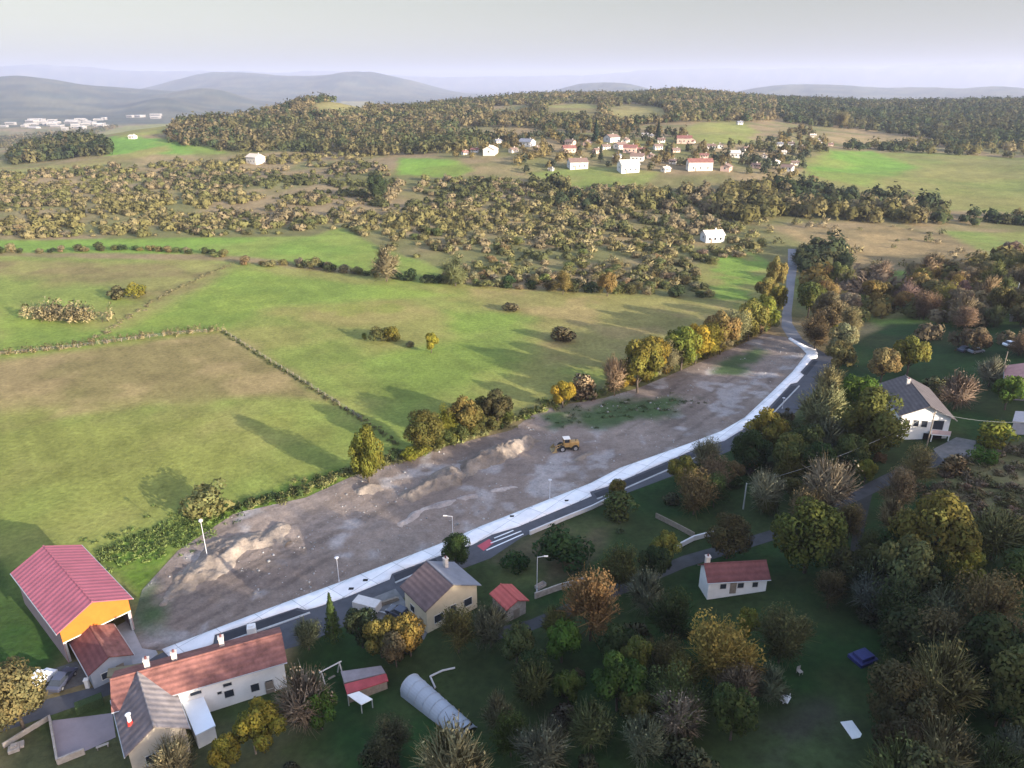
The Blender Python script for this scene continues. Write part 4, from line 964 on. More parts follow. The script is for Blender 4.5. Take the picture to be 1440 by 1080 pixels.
MB().box(-.5, .5, -.15, .15, .52, .6).build("seat", M_WOOD, sw)
# ------------------------------------------------------------------ earth heaps, machine, lamps, cars, odds and ends
def mound(label, pxp, H, wid, name="earth_mound", col=((.195, .162, .13), (.13, .104, .086))):
    poly = GP(pxp); ctr = np.mean(poly, 0)
    def up(x, y):
        sd = sdist(poly, x, y) + (fbm(x / 3.0 + 5, y / 3.0, 3) - .62) * wid * .9; e = np.clip(sd / wid, 0, 1) ** .8
        n = fbm(x / 3.6, y / 2.4, 5); r = np.abs(fbm(x / .9 + 9, y / .9, 3) - .5)
        return e * H * (.62 + .75 * n - 1.5 * r) - .25 * (1 - e)
    V, F, _ = drape(poly, .1, .45, up)
    n1 = fbm(V[:, 0] / 2.5, V[:, 1] / 2.5, 4)[:, None]
    C = np.asarray(col[0]) * n1 * 1.5 + np.asarray(col[1]) * (1 - n1) * .9
    V[:, 0] -= ctr[0]; V[:, 1] -= ctr[1]
    o = link(name, np_mesh(name, V, F, C), M_DIRT); o.location = (ctr[0], ctr[1], 0)
    return tag(o, label, "earth heap")
mound("long fan-shaped spoil heap nearest the barn, catching streaks of sun", [(205, 858), (222, 822), (262, 782), (300, 752), (350, 738), (405, 730), (425, 748), (395, 775), (350, 790), (310, 812), (262, 846), (228, 868)], 1.9, 8)
mound("stony spoil bank below the clump of olive trees", [(552, 704), (580, 682), (622, 658), (640, 652), (662, 668), (650, 684), (612, 694), (580, 708)], 2.2, 3.5)
mound("long rough spoil bank reaching towards the yellow machine", [(634, 655), (690, 630), (742, 610), (768, 620), (735, 640), (690, 660), (655, 676)], 2.1, 3.2)
mound("small earth heap at the foot of the round yellow-green tree", [(492, 690), (510, 679), (534, 680), (546, 690), (525, 699), (500, 699)], 1.1, 2.2)
mound("low earth ridge crossing the site from the stony spoil bank", [(545, 740), (590, 712), (660, 694), (720, 680), (735, 686), (660, 704), (600, 722), (560, 748)], .9, 2.2, col=((.3, .26, .23), (.2, .17, .16)))
mound("small stony heap right of the yellow machine", [(800, 648), (828, 633), (838, 640), (815, 652)], 1.0, 1.6)

def stones():
    rng = np.random.default_rng(5); V, F = [], []
    x0, y0 = np.min(_site, 0); x1, y1 = np.max(_site, 0)
    P = rng.uniform((x0, y0), (x1, y1), (9000, 2)); P = P[inside(_site, P[:, 0], P[:, 1])]
    P = P[fbm(P[:, 0] / 8. + 3, P[:, 1] / 8., 3) > .5]
    s = rng.lognormal(-1.75, .5, len(P)).clip(.06, .7)
    z = hgt(P[:, 0], P[:, 1]) + .06 + dirt_bump(P[:, 0], P[:, 1])
    base = np.array([(-1, -1, -.4), (1, -1, -.4), (1, 1, -.4), (-1, 1, -.4), (-.6, -.7, .7), (.7, -.6, .6), (.6, .7, .75), (-.7, .6, .6)])
    f = np.array([(3, 2, 1, 0), (4, 5, 6, 7), (0, 1, 5, 4), (1, 2, 6, 5), (2, 3, 7, 6), (3, 0, 4, 7)])
    a = rng.uniform(0, 6.28, len(P)); b = base[None] * rng.uniform(.6, 1.3, (len(P), 8, 3)) * s[:, None, None] * .5
    X = b[..., 0] * np.cos(a)[:, None] - b[..., 1] * np.sin(a)[:, None]; Y = b[..., 0] * np.sin(a)[:, None] + b[..., 1] * np.cos(a)[:, None]
    V = np.stack([X + P[:, :1], Y + P[:, 1:], b[..., 2] + z[:, None]], -1).reshape(-1, 3)
    F = (f[None] + 8 * np.arange(len(P))[:, None, None]).reshape(-1, 4)
    c = np.repeat(rng.uniform(.17, .36, len(P))[:, None] * np.array([[1, .97, .93]]), 8, 0)
    tag(link("rubble", np_mesh("rubble", V, F, c), M_DIRT), "pale stones and rubble strewn over the cleared ground", None, None, "stuff")
stones()

M_RUB = mat("tyre_rubber", (.025, .025, .025), .9, .1)
M_CHROME = mat("rim_metal", (.45, .45, .46), .4, .05, 2, .5, 0, .6)
def wheel(root, x, y, r, w):
    o = MB().tube((x, y - w / 2, r), (x, y + w / 2, r), r, n=16).build("wheel", M_RUB, root)
    MB().tube((x, y - w / 2 - .01, r), (x, y + w / 2 + .01, r), r * .55, n=12).build("rim", M_CHROME, o)
def car(px, rz, body, label, van=False, name="parked_car"):
    p = G(*px); r = empty(name, (p.x, p.y, p.z + .03), rz, label, "van" if van else "car", None)
    if van: low = [(-2.4, .35), (2.4, .35), (2.4, .95), (1.75, 1.15), (-2.4, 1.15)]; cab = [(-2.38, 1.152), (1.7, 1.152), (1.05, 1.95), (-2.3, 1.98)]
    else: low = [(-2.1, .32), (2.1, .32), (2.1, .72), (1.2, .92), (-1.7, .95), (-2.1, .85)]; cab = [(-1.65, .952), (1.15, .925), (.45, 1.45), (-1.1, 1.45)]
    def prof(pts, y0, y1, yt=None):
        n = len(pts); yt = yt or y1; zt = max(q[1] for q in pts)
        ps = [(x, -(yt if z > zt - .1 and yt != y1 else y1), z) for x, z in pts] + [(x, (yt if z > zt - .1 and yt != y1 else y1), z) for x, z in pts]
        return ps, [tuple(range(n)), tuple(range(2 * n - 1, n - 1, -1))] + [(i, n + i, n + (i + 1) % n, (i + 1) % n) for i in range(n)]
    MB().poly(*prof(low, 0, .88)).build("body", body, r, bevel=.05)
    cb = MB().poly(*prof(cab, 0, .82, .66)).build("cabin", M_GLASS if not van else body, r)
    x0, x1, zt = (-2.28, 1.0, 1.985) if van else (-1.08, .43, 1.455)
    MB().box(x0, x1, -.67, .67, zt, zt + .05).build("roof", body, r)
    if van: MB().poly([(1.69, -.7, 1.2), (1.69, .7, 1.2), (1.15, .6, 1.86), (1.15, -.6, 1.86)], [(0, 1, 2, 3)]).build("windscreen", M_GLASS, r).location = (.03, 0, .02)
    for x in (-1.35, 1.3):
        for y in (-.8, .8): wheel(r, x, y, .33, .22)
    for y in (-.6, .6): MB().box(2.09 if not van else 2.39, 2.13 if not van else 2.43, y - .18, y + .18, .55, .68).build("headlight", M_WHITE, r)
    return r
M_CARW = mat("white_car_paint", (.75, .76, .78), .3, .03, 1, .5)
M_CARD = mat("dark_blue_car_paint", (.05, .055, .085), .3, .05, 1, .5)
M_CARG = mat("grey_car_paint", (.2, .21, .24), .3, .05, 1, .5)
car((56, 966), 1.35, M_CARW, "white van half hidden by the straw-yellow tree", True, "parked_van")
car((89, 960), 1.5, M_CARD, "dark blue car parked beside the white van")
car((562, 866), 2.6, M_CARD, "dark car in the cluttered yard below the cream house")
car((1421, 487), .2, M_CARW, "white car on the shaded grass at the right edge")
car((1372, 496), .3, M_CARG, "grey car parked by bare shrubs on the shaded grass")
car((1356, 494), .5, M_CARD, "dark car left of the grey one on the shaded grass")

# wheel loader
p = G(797, 633); ml = empty("wheel_loader", (p.x, p.y, p.z + .1), 3.3, "dusty yellow wheel loader with a pale cab roof parked on the cleared ground", "loader")
M_YEL = mat("dusty_yellow_paint", (.36, .22, .08), .7, .2, 2, .3)
MB().prism([(-.75, .8), (.75, .8), (.75, 2.0), (.55, 2.15), (-.55, 2.15), (-.75, 2.0)], -2.6, -.5).build("engine_cover", M_YEL, ml, .05)
MB().box(-2.7, 1.3, -.55, .55, .55, .95).build("chassis", M_DARK, ml)
cb = MB().box(-.49, .75, -.65, .65, .96, 2.0).build("cab", M_YEL, ml)
MB().box(-.45, .72, -.6, .6, 2.002, 2.85).build("pane", M_GLASS, cb)
MB().box(-.6, .9, -.75, .75, 2.853, 3.0).build("cab_roof", mat("dusty_white_paint", (.68, .64, .58), .8, .1), cb)
for x in (-.5, .78):
    for y in (-.66, .66): MB().box(x - .06, x + .06, y - .05, y + .05, 2.003, 2.852).build("cab_pillar", M_YEL, cb)
for y in (-.45, .45): MB().tube((.9, y, 1.3), (2.7, y, .65), .14, .12).build("lift_arm", M_YEL, ml)
bk = MB()
bk.poly([(2.6, -1.35, .1), (3.6, -1.35, .08), (2.75, -1.35, 1.15), (2.5, -1.35, .7), (2.6, 1.35, .1), (3.6, 1.35, .08), (2.75, 1.35, 1.15), (2.5, 1.35, .7)], [(0, 1, 2, 3), (7, 6, 5, 4), (0, 4, 5, 1), (2, 6, 7, 3), (3, 7, 4, 0)])
bk.build("bucket", mat("worn_bucket_steel", (.34, .25, .12), .7, .3, 2), ml)
MB().tube((-1.9, .3, 2.15), (-1.9, .3, 2.75), .07).build("exhaust", M_DARK, ml)
for x in (-1.7, 1.2):
    for y in (-.95, .95): wheel(ml, x, y, .72, .5)

# lamp posts and poles
def post_height(b, ytop):
    p = G(*b); dp = math.atan2(CAM_H - p.z, math.hypot(p.x, p.y)); return p, (b[1] - ytop) / ppm(p) / math.cos(dp)
M_POST = mat("grey_post_paint", (.48, .48, .5), .6, .08)
M_LAMPH = mat("pale_lamp_head", (.5, .48, .45), .5, .05)
def lamp(b, ytop, label, kind='arm', turn=0.0):
    p, h = post_height(b, ytop); r = empty("street_lamp", p, turn, label, "street lamp", "street lamps of the site and village")
    MB().tube((0, 0, -.3), (0, 0, h), .065, .05).build("post", M_POST, r)
    MB().tube((0, 0, -.1), (0, 0, .35), .15, .13).build("base", M_POST, r)
    if kind == 'arm':
        MB().tube((0, 0, h - .06), (1.1, 0, h + .12), .05).build("arm", M_POST, r)
        MB().box(.95, 1.6, -.14, .14, h + .06, h + .2).build("lamp_head", M_LAMPH, r, .03)
    elif kind == 'top':
        MB().tube((0, 0, h), (0, 0, h + .12), .28, .34, 12).build("lamp_head", M_LAMPH, r); MB().tube((0, 0, h + .123), (0, 0, h + .2), .36, .1, 12).build("cap", M_POST, r)
    else:
        MB().ball((0, 0, h + .3), .36, (1, 1, .8)).build("lamp_head", M_LAMPH, r)
lamp((477, 818), 786, "grey lamp post at the pavement nearest the small conifer", 'top')
lamp((637, 757), 727, "lamp post with a short arm behind the dark round tree", 'arm', math.pi)
lamp((773, 702), 676, "thin lamp post on the pavement right of the crossing", 'top')
lamp((755, 832), 786, "tall lamp post with an arm on the lane by the red roofed shed", 'arm', 0)
lamp((292, 785), 735, "tall pale lamp post with a round white head standing in the spoil heap", 'ball')
lamp((1100, 575), 560, "short post by the parking bay at the pavement bend", 'top')
def pole(b, ytop, label, arm=True, m=None):
    p, h = post_height(b, ytop); r = empty("utility_pole", p, .6, label, "utility pole")
    MB().tube((0, 0, -.5), (0, 0, h), .14, .1).build("pole", m or M_WOOD, r)
    if arm:
        MB().box(-.7, .7, -.05, .05, h - .5, h - .38).build("crossarm", M_WOOD, r)
        for x in (-.6, 0, .6): MB().tube((x, 0, h - .377), (x, 0, h - .2), .05).build("insulator", M_WHITE, r)
    return Vector((p.x, p.y, p.z + h))
P1 = pole((1302, 632), 578, "brown wooden pole standing before the white villa")
P2 = pole((1045, 716), 680, "pale wooden pole in the thicket beside the blossom-like bare tree", False, mat("pale_timber", ()))
P3 = pole((1424, 434), 398, "pale pole among bare trees near the right edge", False, mat("pale_timber", ()))
P4 = pole((1409, 525), 494, "wooden pole behind the pale bare tree at the red-roofed house", False)
P5 = Vector(G(1500, 640)); P5.z += 8
pole((1500, 640), 588, "wooden pole at the far end of the villa's cable beyond the dry slope")
P6 = pole((360, 1060), 1010, "wooden pole among the trees below the farmhouse", False)
for a, b_, lb in ((P1, P5, "thin cable from the villa's pole to the right edge"), (P1, P2, "thin cable from the villa's pole down to the pole in the thicket")):
    mb = MB(); last = None
    for i in range(13):
        u = i / 12; q = a.lerp(b_, u) - Vector((0, 0, 1.6 * 4 * u * (1 - u) + .2)) - a
        if last is not None: mb.tube(last, q, .03, n=5)
        last = q
    o = mb.build("overhead_cable", mat("cable_black", (.3, .3, .28), .6, .05)); o.location = a; tag(o, lb, "cable")

# small things lying about
def bits(name, px, label, cat, boxes, m, rz=0.0):
    p = G(*px); mb = MB()
    for b in boxes: mb.box(*b)
    o = mb.build(name, m, None, .03); o.location = (p.x, p.y, p.z + .04); o.rotation_euler = (0, 0, rz); return tag(o, label, cat)
bits("white_board", (1198, 1027), "bright white rectangular panel lying on the dark grass", "panel", [(-.7, .7, -1.15, 1.15, 0, .12)], M_WHITE, .15)
bits("garden_table", (1104, 985), "small overturned white garden table on the dark lawn", "table", [(-.8, .5, -.5, .5, .35, .42), (-.7, -.6, -.4, -.3, .42, 1.0), (.3, .4, -.4, -.3, .42, 1.0), (-.7, -.6, .3, .4, .42, 1.0), (.3, .4, .3, .4, .42, 1.0), (-.75, .45, -.05, .05, 0, .35)], M_WHITE, .9)
bits("garden_chair", (1124, 948), "tiny pale chair further up the dark lawn", "chair", [(-.3, .3, -.3, .3, .4, .46), (-.3, .3, .25, .31, .46, 1.0), (-.28, -.22, -.28, -.22, 0, .4), (.22, .28, -.28, -.22, 0, .4), (-.28, -.22, .22, .28, 0, .4), (.22, .28, .22, .28, 0, .4)], M_STONE, .4)
bits("blue_tarpaulin", (1213, 928), "dark blue tarpaulin over a pile beneath the olive trees", "tarpaulin", [(-1.4, 1.4, -1.1, 1.1, 0, .5), (-1.0, 1.0, -.8, .8, .5, .95)], mat("blue_tarp", (.03, .035, .13), .5, .25, 2, .4, .5), .4)
p = G(517, 860); tr = empty("box_trailer", p, -.35, "pale box trailer in the cluttered yard beside the road", "trailer")
MB().box(-2.0, 2.0, -.95, .95, .6, 2.0).build("box", mat("trailer_panel", (.5, .48, .46), .7, .1), tr, .05)
MB().box(1.99, 3.2, -.08, .08, .55, .68).build("drawbar", M_METAL, tr)
for y in (-.9, .9): wheel(tr, -.3, y, .34, .2)
bits("white_sack", (519, 872), "upper of two white sacks beside the box trailer", "sack", [(-.6, .6, -.5, .5, 0, .7)], M_WHITE, .3)
bits("white_sack", (521, 880), "lower of two white sacks beside the box trailer", "sack", [(-.55, .55, -.5, .5, 0, .6)], M_WHITE, .8)
bits("water_tank", (355, 893), "white tank standing by the road behind the farmhouse roof", "tank", [(-.6, .6, -.6, .6, 0, 1.6), (-.3, .3, -.3, .3, 1.6, 1.8)], M_WHITE, .3)
bits("timber_stack", (548, 848), "untidy stack of grey timber in the yard by the cream house", "timber stack", [(-1.5, 1.5, -.2, .2, 0, .3), (-1.4, 1.6, .22, .5, 0, .25), (-1.5, 1.3, -.1, .35, .3, .55)], M_WOOD, .5)
bits("pallet_stack", (578, 842), "pale pallets piled at the upper corner of the cluttered yard", "pallets", [(-.6, .6, -.5, .5, 0, .15), (-.6, .6, -.5, .5, .2, .35), (-.55, .65, -.5, .5, .4, .55)], mat("pale_timber", ()), .2)
bits("garden_bench", (145, 1052), "small pale garden bench in the shade under the terrace", "bench", [(-.7, .7, -.2, .2, .4, .46), (-.6, -.5, -.2, .2, 0, .4), (.5, .6, -.2, .2, 0, .4)], M_STONE, .5)
bits("rubbish_heap", (22, 1054), "pale rubbish heap at the lower left edge", "rubbish", [(-.7, .5, -.6, .4, 0, .5), (-.2, .9, -.2, .8, 0, .35), (-.4, .3, -.3, .3, .5, .8)], M_STONE, .5)
bits("gate_pillar", (124, 967), "short white gate pillar at the drive beside the red-roofed annexe", "pillar", [(-.25, .25, -.25, .25, 0, 1.3), (-.32, .32, -.32, .32, 1.303, 1.45)], M_WHITE, .2)
bits("trough", (760, 826), "grey trough at the foot of the tall lane lamp", "trough", [(-.9, .9, -.4, .4, 0, .08), (-.9, -.82, -.4, .4, .08, .6), (.82, .9, -.4, .4, .08, .6), (-.82, .82, -.4, -.32, .08, .6), (-.82, .82, .32, .4, .08, .6)], M_STONE, .7)
pts = [(603, 951), (620, 943), (640, 940)]
mb = MB(); q = [Vector(G(*k)) + Vector((0, 0, .12)) for k in [(612, 968), (605, 952), (622, 944), (640, 940)]]
for a, b_ in zip(q, q[1:]): mb.tube(a - q[0], b_ - q[0], .13)
o = mb.build("pale_pipe", mat("pale_timber", ())); o.location = q[0]; tag(o, "bent pale pipe lying on the grass above the polytunnel", "pipe")
for px, lb in (((720, 727), "dark manhole in the pavement left of the small lamp"), ((797, 705), "dark square cover in the widest pavement stretch"), ((494, 829), "small dark cover in the pavement near the conifer"), ((514, 817), "dark drain cover on the pavement above the yard")):
    p = G(*px); o = MB().box(-.4, .4, -.3, .3, 0, .02).build("drain_cover", M_METAL if False else M_DARK); o.location = (p.x, p.y, p.z + .165); tag(o, lb, "drain cover")

# ------------------------------------------------------------------ fences, reed lines and hedges
def fence(label, pts, step=3.5):
    P = [Vector(p) for p in GP(pts)]; r = empty("wire_fence", (P[0].x, P[0].y, zg(*P[0])), 0, label, "fence"); o0 = Vector(r.location)
    posts, prev = 0, None; wires = MB()
    pm = None
    for a, b_ in zip(P, P[1:]):
        n = max(1, int((b_ - a).length / step))
        for i in range(n):
            q = a.lerp(b_, i / n); v = Vector((q.x, q.y, zg(*q)))
            if pm is None: pm = MB().tube((0, 0, -.4), (0, 0, 1.25), .09, .08, 6).build("post", M_WOOD, r); po = pm
            elif posts < 99: po = pm.copy(); COL.objects.link(po); po.parent = r
            po.location = v - o0; posts += 1
            if prev is not None:
                for z in (.45, .85, 1.15): wires.tube(prev - o0 + Vector((0, 0, z)), v - o0 + Vector((0, 0, z)), .012, n=4)
            prev = v
    wires.build("wire", M_METAL, r)
fence("wire fence slanting across the big field between tan and green grass", [(313, 466), (345, 487), (430, 540), (520, 598)])
fence("wire fence along the reed line at the far-left field", [(0, 500), (110, 489), (230, 473), (311, 466)])
FENCE_SH = []
def along(pts, n):
    P = [Vector(p) for p in GP(pts)]; L = [0]
    for a, b_ in zip(P, P[1:]): L.append(L[-1] + (b_ - a).length)
    for i in range(n):
        s = L[-1] * (i + rt.uniform(.1, .9)) / n; k = max(j for j in range(len(P) - 1) if L[j] <= s)
        yield P[k].lerp(P[k + 1], (s - L[k]) / max(1e-6, L[k + 1] - L[k]))
def strip(name, label, pts, n, w, h, cols, spiky, jit=1.0, nl=60):
    q = np.array([tuple(p) for p in along(pts, n)]) + np.random.default_rng(n).normal(0, jit, (n, 2))
    plants_mesh(name, label, q, np.random.default_rng(n + 1).uniform(*w, n), np.random.default_rng(n + 2).uniform(*h, n), cols, nl, spiky)
def plants_mesh(name, label, xy, w, h, cols, nl, spiky=False, seed=1, leaf=.2):
    """many plants nobody would count, as one mesh of leaf clumps"""
    rng = np.random.default_rng(seed); n = len(xy); cols = np.asarray(cols, float)
    xy = np.asarray(xy, float); z = hgt(xy[:, 0], xy[:, 1])
    d = rng.normal(0, 1, (n, nl, 3)); d[..., 2] = np.abs(d[..., 2]) * .9 - .25; d /= np.linalg.norm(d, axis=2)[..., None]
    ph = rng.uniform(0, 6.28, (n, 1, 3)); lump = 1 + .22 * np.sin(d[..., 0] * 5 + ph[..., 0]) + .2 * np.sin(d[..., 1] * 6 + ph[..., 1]) + .15 * np.sin(d[..., 2] * 7 + ph[..., 2])
    r = lump * rng.uniform(.72, 1.05, (n, nl))
    P = np.stack([xy[:, :1] + d[..., 0] * r * w[:, None] / 2, xy[:, 1:] + d[..., 1] * r * w[:, None] / 2, z[:, None] + h[:, None] * (.32 + .68 * d[..., 2] * r).clip(0)], -1)
    N = d.copy()
    if spiky: N = np.cross(N, rng.normal(0, 1, N.shape))
    pick = np.clip((fbm(xy[:, 0] / 70. + seed, xy[:, 1] / 70., 3) - .3) / .4 * .75 + rng.random(n) * .4 - .08, 0, .999)
    ci = cols[(pick * len(cols)).astype(int)] * rng.uniform(.8, 1.2, (n, 1))
    C = (ci[:, None, :] * (1 + rng.uniform(-.13, .13, (n, nl, 1)))).reshape(-1, 3)
    S = np.repeat(d.reshape(-1, 3) + np.array((0, 0, .2)) + rng.normal(0, .14, (n * nl, 3)), 3, 0)
    N = N.reshape(-1, 3) + rng.normal(0, .4, (n * nl, 3)); N /= np.linalg.norm(N, axis=1)[:, None] + 1e-9
    U = np.cross(N, rng.normal(0, 1, N.shape)); U /= np.linalg.norm(U, axis=1)[:, None] + 1e-9; Wv = np.cross(N, U)
    s = np.repeat(leaf * w, nl)[:, None] * rng.uniform(.6, 1.4, (n * nl, 1)); P = P.reshape(-1, 3)
    if spiky: V = np.stack([P - Wv * s * .3, P + Wv * s * .3, P + U * s * 1.7], 1)
    else: V = np.stack([P + U * s, P - U * s * .5 + Wv * s * .85, P - U * s * .5 - Wv * s * .85], 1)
    me = np_mesh(name, V.reshape(-1, 3), np.arange(3 * n * nl).reshape(-1, 3), np.repeat(C, 3, 0), S)
    o = link(name, me, M_TWIG if spiky else M_LEAF); o.color = (1, 1, 1, 1)
    return tag(o, label, None, None, "stuff")
strip("dry_reeds", "pale dry reeds along the far-left field edge", [(-60, 504), (0, 499), (110, 488), (230, 472), (311, 465)], 170, (.7, 1.6), (.8, 2.6), [(.25, .2, .1), (.2, .16, .075), (.14, .12, .05)], True)
strip("dry_reeds", "pale dry grass along the curving path in the far-left pasture", [(116, 488), (160, 460), (205, 432), (240, 410), (285, 390), (330, 370)], 150, (.5, 1.2), (.3, 1.0), [(.27, .23, .13), (.2, .18, .09)], True)
strip("dry_reeds", "tall straw-coloured reed bed in the far-left pasture", [(45, 445), (80, 448), (130, 452)], 70, (2, 3.5), (3, 6.5), [(.31, .26, .13), (.25, .2, .1)], True, 3.0)
strip("undergrowth", "dark rough grass along the slanting wire fence", [(313, 466), (345, 487), (430, 540), (520, 598), (560, 625)], 200, (.5, 1.0), (.25, .6), [(.10, .115, .04), (.14, .13, .06)], True, .5)
strip("weeds", "bright green weeds on the bank between barn and site", [(140, 775), (180, 775), (215, 765), (255, 745), (300, 722)], 300, (.6, 1.5), (.12, .4), [(.12, .19, .04), (.16, .2, .06), (.11, .16, .045)], True, 3.4, 45)
strip("weeds", "rough grass fringe along the field edge of the site", [(330, 712), (400, 700), (480, 668), (560, 645), (640, 618), (720, 592), (780, 566), (850, 552)], 420, (.9, 2.0), (.4, 1.0), [(.1, .14, .03), (.16, .16, .06), (.06, .09, .03)], True, 1.2)
strip("weeds", "grass tufts over the green patch by the machine", [(770, 592), (850, 580), (930, 572), (980, 565)], 90, (.7, 1.5), (.2, .5), [(.07, .1, .035), (.12, .12, .06)], True, 3.0)

# ------------------------------------------------------------------ scattered shrubs and woods
def proj(x, y, z):
    dpt = y * math.cos(PITCH) - (z - CAM_H) * math.sin(PITCH); up = y * math.sin(PITCH) + (z - CAM_H) * math.cos(PITCH)
    return 720 + FPX * x / dpt, 540 - FPX * up / dpt, FPX / dpt
NOPLANT = [
    [(-100, 338), (440, 332), (482, 322), (522, 347), (625, 380), (612, 396), (500, 378), (300, 355), (-100, 352)],
    [(562, 226), (640, 228), (662, 240), (640, 248), (562, 243)], [(160, 194), (300, 210), (300, 215), (160, 217)], [(0, 238), (150, 224), (235, 206), (240, 211), (150, 231), (0, 247)],
    [(1132, 248), (1132, 230), (1172, 212), (1300, 216), (1500, 226), (1500, 300), (1440, 298), (1330, 292), (1200, 264)],
    [(955, 186), (985, 174), (1040, 174), (1064, 186), (1050, 198), (1000, 203)], [(850, 152), (890, 147), (935, 152), (940, 170), (862, 173)], [(765, 150), (800, 144), (842, 147), (845, 166), (772, 168)], [(440, 149), (480, 142), (525, 142), (515, 158), (450, 166)], [(640, 178), (760, 180), (760, 194), (640, 193)], [(690, 150), (745, 147), (750, 160), (690, 163)],
    [(745, 243), (830, 236), (925, 243), (900, 260), (800, 265)], [(1335, 328), (1500, 328), (1500, 368), (1412, 362)], [(110, 195), (170, 178), (255, 172), (240, 186), (170, 194)],
    [(680, 825), (755, 815), (780, 925), (690, 930)], [(980, 795), (1095, 790), (1115, 935), (980, 940)], [(555, 945), (610, 940), (700, 1030), (690, 1075), (620, 1060)], [(1095, 865), (1200, 860), (1210, 1000), (1100, 1010)], [(1168, 990), (1235, 985), (1250, 1090), (1160, 1090)], [(825, 702), (985, 632), (1005, 655), (850, 745)], [(1195, 905), (1240, 905), (1250, 985), (1190, 985)], [(1255, 570), (1345, 570), (1350, 650), (1250, 650)],
    [(975, 378), (1060, 356), (1085, 380), (1080, 420), (1005, 415)],
]
HOUSES = [
    (812, 236, 29, 'white', 'brown', "white gabled house with a red-brown roof at the village's lower meadow"), (883, 241, 33, 'white', 'white', "largest white house of the village's lower edge"),
    (741, 205, 22, 'white', 'grey', "white house alone on the village's left side"), (690, 217, 26, 'pale', 'pale', "long pale farm building left below the village"), (668, 214, 13, 'white', 'red', "small farm house left of the long pale building"), (654, 217, 10, 'pale', 'red', "tiny pale outbuilding at the farm left below the village"),
    (800, 214, 20, 'pink', 'red', "pinkish house under a big village tree"), (802, 204, 16, 'pink', 'brown', "house with a brown roof behind the pinkish one"), (860, 199, 22, 'white', 'brown', "wide white house at the upper village centre"), (872, 209, 20, 'pale', 'brown', "pale house in the middle of the village"),
    (886, 214, 22, 'pink', 'red', "reddish-roofed house in the middle of the village"), (868, 223, 14, 'white', 'grey', "small white house above the largest white one"), (896, 226, 22, 'white', 'brown', "white house with brown roof right above the largest white one"), (907, 192, 10, 'white', 'white', "little white house at the village's top"), (915, 193, 8, 'pale', 'grey', "tiny pale house at the village's top"),
    (962, 201, 22, 'pink', 'red', "red-brown farmhouse above the village road"), (974, 201, 9, 'white', 'red', "small white annexe beside the red-brown farmhouse"), (983, 239, 38, 'pale', 'red', "very long red-roofed house on the village's right side"), (1000, 209, 14, 'white', 'brown', "white house in the row under the pasture"), (1013, 208, 12, 'white', 'brown', "second white house in the row under the pasture"),
    (1035, 221, 19, 'white', 'white', "tall white gable in the right part of the village"), (1021, 240, 20, 'pink', 'brown', "brownish house below the tall white gable"), (1090, 232, 17, 'white', 'white', "white house at the village's right end"), (1107, 240, 17, 'white', 'brown', "white house furthest out on the village's right road"), (1096, 205, 10, 'white', 'grey', "small white house on the slope right of the village"), (1101, 217, 10, 'white', 'white', "white cube-like house above the village's right end"),
    (1152, 201, 12, 'white', 'brown', "white house beside the tall pale house at the green field"), (1143, 193, 9, 'pale', 'pale', "tall pale house above the green field"), (1168, 205, 8, 'pink', 'red', "small pinkish house at the green field's corner"), (1040, 175, 9, 'white', 'grey', "tiny white house high above the pasture"), (852, 142, 9, 'white', 'white', "lone white house near the hill crest"), (936, 241, 15, 'pale', 'pale', "pale flat barn right of the lower meadow"),
    (187, 195, 12, 'white', 'white', "white field barn far left above the green strip"), (1001, 339, 32, 'white', 'white', "bright white house alone among bushes left of the lane"), (360, 229, 26, 'pale', 'pale', "pale low farm shed on the far-left slope"), (946, 230, 12, 'pale', 'brown', "small brown-roofed house left of the very long one"), (925, 210, 14, 'pale', 'brown', "pale house among the trees right of the village centre"), (840, 215, 14, 'pink', 'brown', "small brown house left of the village centre"), (775, 240, 8, 'white', 'white', "tiny white hut on the meadow's left"),
    (826, 204, 14, 'pink', 'brown', "brown house left of the pair of wide pale roofs"), (852, 209, 13, 'white', 'brown', "small house between the pinkish and middle houses"), (880, 200, 13, 'pale', 'brown', "brown-roofed house behind the wide white one"), (900, 214, 14, 'pale', 'red', "red-roofed house right of the village middle"),
    (915, 222, 13, 'pink', 'brown', "brown house right above the lower meadow"), (930, 200, 12, 'pale', 'brown', "house half in trees at the upper right of the centre"), (950, 214, 13, 'pink', 'brown', "brown house below the red-brown farmhouse"), (990, 222, 13, 'pink', 'red', "red house between the row and the very long one"),
    (1050, 212, 12, 'pale', 'brown', "pale brown-roofed house behind the tall white gable"), (1062, 236, 14, 'pink', 'brown', "brown house on the road right of the tall white gable"), (1075, 222, 12, 'pale', 'brown', "small pale house above the right road"), (1118, 232, 12, 'pale', 'brown', "last pale house beyond the right end"), (1112, 204, 10, 'white', 'brown', "small house on the upper right slope"), (1128, 210, 10, 'pink', 'brown', "brown house nearest the green field"),
    (722, 214, 13, 'pale', 'brown', "brown-roofed house right of the long pale building"), (755, 212, 12, 'pink', 'brown', "small brown house right of the lone white one"), (700, 201, 11, 'pale', 'grey', "grey-roofed barn above the long pale building"),
]
HW = {'white': mat('village_white', (.55, .53, .5), .9, .1, .3), 'pale': mat("pale_wall", (.6, .54, .46), .9, .08), 'pink': mat("pinkish_wall", (.5, .34, .27), .9, .1)}
HR = {'white': mat("bleached_roof", (.5, .44, .38), .8, .1), 'pale': mat("beige_roof", (.5, .42, .34), .85, .12), 'grey': M_SLATE, 'red': M_TILE_R, 'brown': mat("village_roof_tiles", (.16, .105, .082), .85, .2)}
HXY = []
